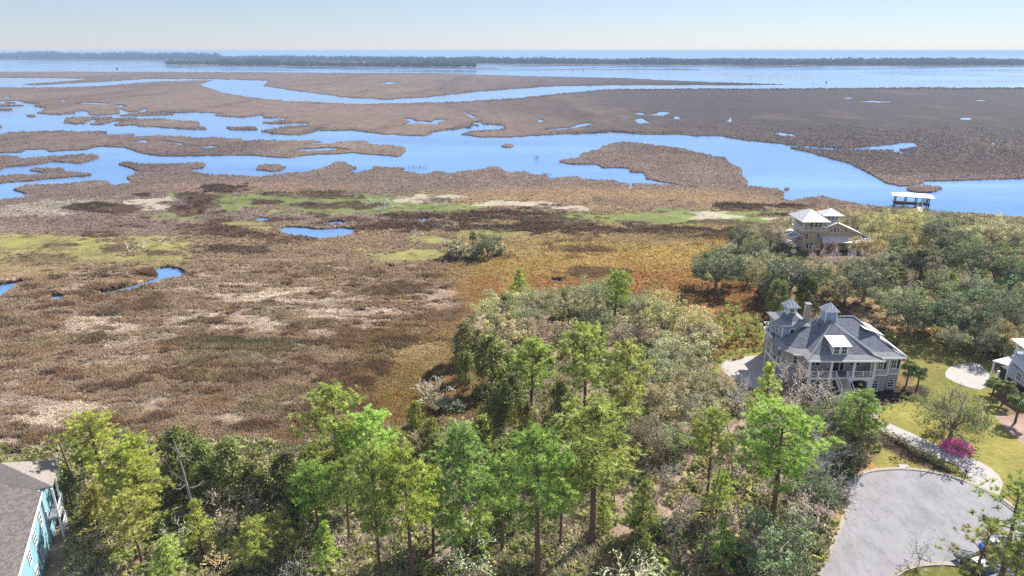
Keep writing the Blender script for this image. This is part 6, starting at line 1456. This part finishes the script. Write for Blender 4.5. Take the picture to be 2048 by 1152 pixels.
def car(px, py, rz, label, paint):
    x, y = at(px, py); c = thing("parked_car", label, "car", (x, y, 0.03), rz)
    prof = [(-2.2, 0.35), (2.15, 0.35), (2.25, 0.6), (2.15, 0.8), (1.2, 0.98), (0.4, 1.42), (-1.1, 1.45), (-1.9, 1.05), (-2.25, 0.95)]
    n = len(prof)
    def shell(w, top): return [(a, (w - 0.16 * max(0, b - 0.95) / 0.5) * s_, b) for s_ in (-1, 1) for a, b in prof]
    mb = MB(); mb.add(shell(0.88, 1), [tuple(range(n)), tuple(range(2 * n - 1, n - 1, -1))] + [((i + 1) % n, i, n + i, n + (i + 1) % n) for i in range(n)])
    b = mb.build("body", paint, c); bv = b.modifiers.new("soft", 'BEVEL'); bv.width = 0.07; bv.segments = 2
    for nm, p in (("windscreen", [(1.16, 1.02), (0.46, 1.39)]), ("rear_window", [(-1.84, 1.1), (-1.17, 1.42)])):
        (a0, b0), (a1, b1) = p; sg = 1 if a0 > 0 else -1; mb = MB(); mb.add([(a0 + 0.03 * sg, -0.7, b0 + 0.02), (a0 + 0.03 * sg, 0.7, b0 + 0.02), (a1 + 0.03 * sg, 0.62, b1 + 0.03), (a1 + 0.03 * sg, -0.62, b1 + 0.03)], [(0, 1, 2, 3)]); mb.build(nm, m_glass, c)
    for s_ in (-1, 1):
        mb = MB(); mb.add([(0.95, s_ * 0.885, 1.02), (0.35, s_ * 0.76, 1.36), (-1.05, s_ * 0.75, 1.38), (-1.6, s_ * 0.875, 1.04)], [(0, 1, 2, 3)]); mb.build("side_window", m_glass, c)
        for a in (-1.35, 1.4):
            mb = MB(); mb.tube([(a, s_ * 0.7, 0.32), (a, s_ * 0.92, 0.32)], [0.33, 0.33], 14); w = mb.build("wheel", m_black, c); mb = MB(); mb.tube([(a, s_ * 0.9, 0.32), (a, s_ * 0.935, 0.32)], [0.2, 0.18], 12); mb.build("rim", m_white, w)
        mb = MB(); mb.box(2.12, 2.2, s_ * 0.55 - 0.18, s_ * 0.55 + 0.18, 0.62, 0.78); mb.build("headlight", m_glass, c)
    return c
m_bluecar = simple_mat("blue_car_paint", (0.01, 0.13, 0.55), 0.25, 0.02, spec=0.6); m_greycar = simple_mat("slate_car_paint", lin(88, 98, 124), 0.3, 0.02, spec=0.6)
cb1 = car(1998, 1104, 0.25, "bright blue parked car with a white band on its bonnet behind the sparse pines", m_bluecar)
mb = MB(); mb.slab([(1.2, -0.2, 1.0), (1.2, 0.2, 1.0), (2.12, 0.2, 0.84), (2.12, -0.2, 0.84)], 0.02); mb.slab([(-1.05, -0.2, 1.475), (-1.05, 0.2, 1.475), (0.38, 0.2, 1.445), (0.38, -0.2, 1.445)], 0.02); mb.build("stripe", m_white, cb1)  # white band laid along the bonnet and the roof
car(1952, 1140, 1.9, "slate-grey parked car half hidden under the sparse dark pine", m_greycar)

# ------------------------------------------------------------------ far shores and their woods
m_far = simple_mat("far_shore", lin(118, 106, 98), 0.95, 0.15, 0.004, (0.4, 2, 1), spec=0.05)
def strip(name, pts, z=0.25):
    w = outline_world(pts); mb = MB(); n = len(w); dz = [float(drop(x, y)) for x, y in w]
    mb.add([(x, y, z + d) for (x, y), d in zip(w, dz)] + [(x, y, -1.5 + d) for (x, y), d in zip(w, dz)], [tuple(range(n))] + [((i + 1) % n, i, n + i, n + (i + 1) % n) for i in range(n)])
    o = mb.build(name, m_far); tag(o, kind="structure")
strip("far_shore", [(-300, 119.5), (0, 119), (250, 121), (430, 121.5), (430, 118), (-300, 115)])
strip("far_shore", [(400, 121.5), (600, 123.5), (1024, 129.5), (1500, 131.5), (1540, 131.8), (1540, 124), (1024, 121), (600, 117), (400, 116)])
strip("far_shore", [(1540, 131.8), (1800, 132.5), (2048, 132), (2500, 132), (2500, 123), (1540, 123)])
strip("island", [(330, 131), (360, 132), (600, 134.5), (800, 136), (950, 137.5), (1000, 137.3), (940, 135), (800, 132), (600, 130), (400, 129), (335, 129.5)])
strip("mudflat", [(950, 139.5), (1150, 138), (1400, 138.5), (1150, 139.2)]); strip("mudflat", [(1330, 137.2), (1360, 136.8), (1375, 137.2), (1350, 137.6)])
def belt(name, x0, x1, bases, thick, n, w, h, seed, tint):
    r = np.random.default_rng(seed); px = r.uniform(x0, x1, n); b = np.interp(px, [q[0] for q in bases], [q[1] for q in bases]); py = b - r.uniform(0.15, thick, n) ** 1.0
    x, y = at(px, py); s = r.uniform(0.75, 1.25, n) * (0.8 + 0.35 * vnoise(x / 160, y / 400, seed))
    t = np.array([tint]) * r.uniform(0.7, 1.3, (n, 1)) * (1 + r.normal(0, 0.06, (n, 3)))
    scatter(name, np.stack([x, y, drop(x, y)], 1), np.stack([s * w / 9, s * w / 9, s * h / 7], 1), np.stack([np.zeros(n), np.zeros(n), r.uniform(0, 6.28, n)], 1), t.clip(0.02, 0.9), r.integers(0, 3, n), [oak_meshes(400 + i, 9, 7, 70, 14, 0.45, 0.1, 0.02)[1] for i in range(3)], m_belt)
m_belt = leaf_mat("far_wood_leaves", WHITE, transl=0.2, tint='inst', up=0.3)
belt("far_woods", -120, 440, [(-120, 118.3), (430, 120.8)], 2.2, 1300, 34, 30, 31, lin(60, 70, 58))
belt("far_woods", 380, 2140, [(380, 120.5), (600, 122.5), (1024, 128.5), (1500, 130.8), (1800, 131.5), (2140, 131)], 4.0, 4600, 26, 17, 32, lin(66, 74, 60))
belt("island_woods", 332, 950, [(332, 130.6), (600, 134), (800, 135.3), (950, 137)], 2.6, 700, 16, 15, 33, lin(70, 78, 54))
# ------------------------------------------------------------------ the sea air
mb = MB(); mb.box(-24000, 24000, -1500, 34000, -112, 58.5)
m_haze = bpy.data.materials.new("haze"); m_haze.use_nodes = True
nt = m_haze.node_tree; nt.nodes.remove(nt.nodes["Principled BSDF"])
pv = N(nt, "ShaderNodeVolumePrincipled"); pv.inputs["Color"].default_value = (0.52, 0.72, 1.0, 1); pv.inputs["Density"].default_value = 0.00013
pv.inputs["Anisotropy"].default_value = 0.0
nt.links.new(pv.outputs[0], nt.nodes["Material Output"].inputs["Volume"])
hz = mb.build("haze", m_haze); tag(hz, kind="stuff")
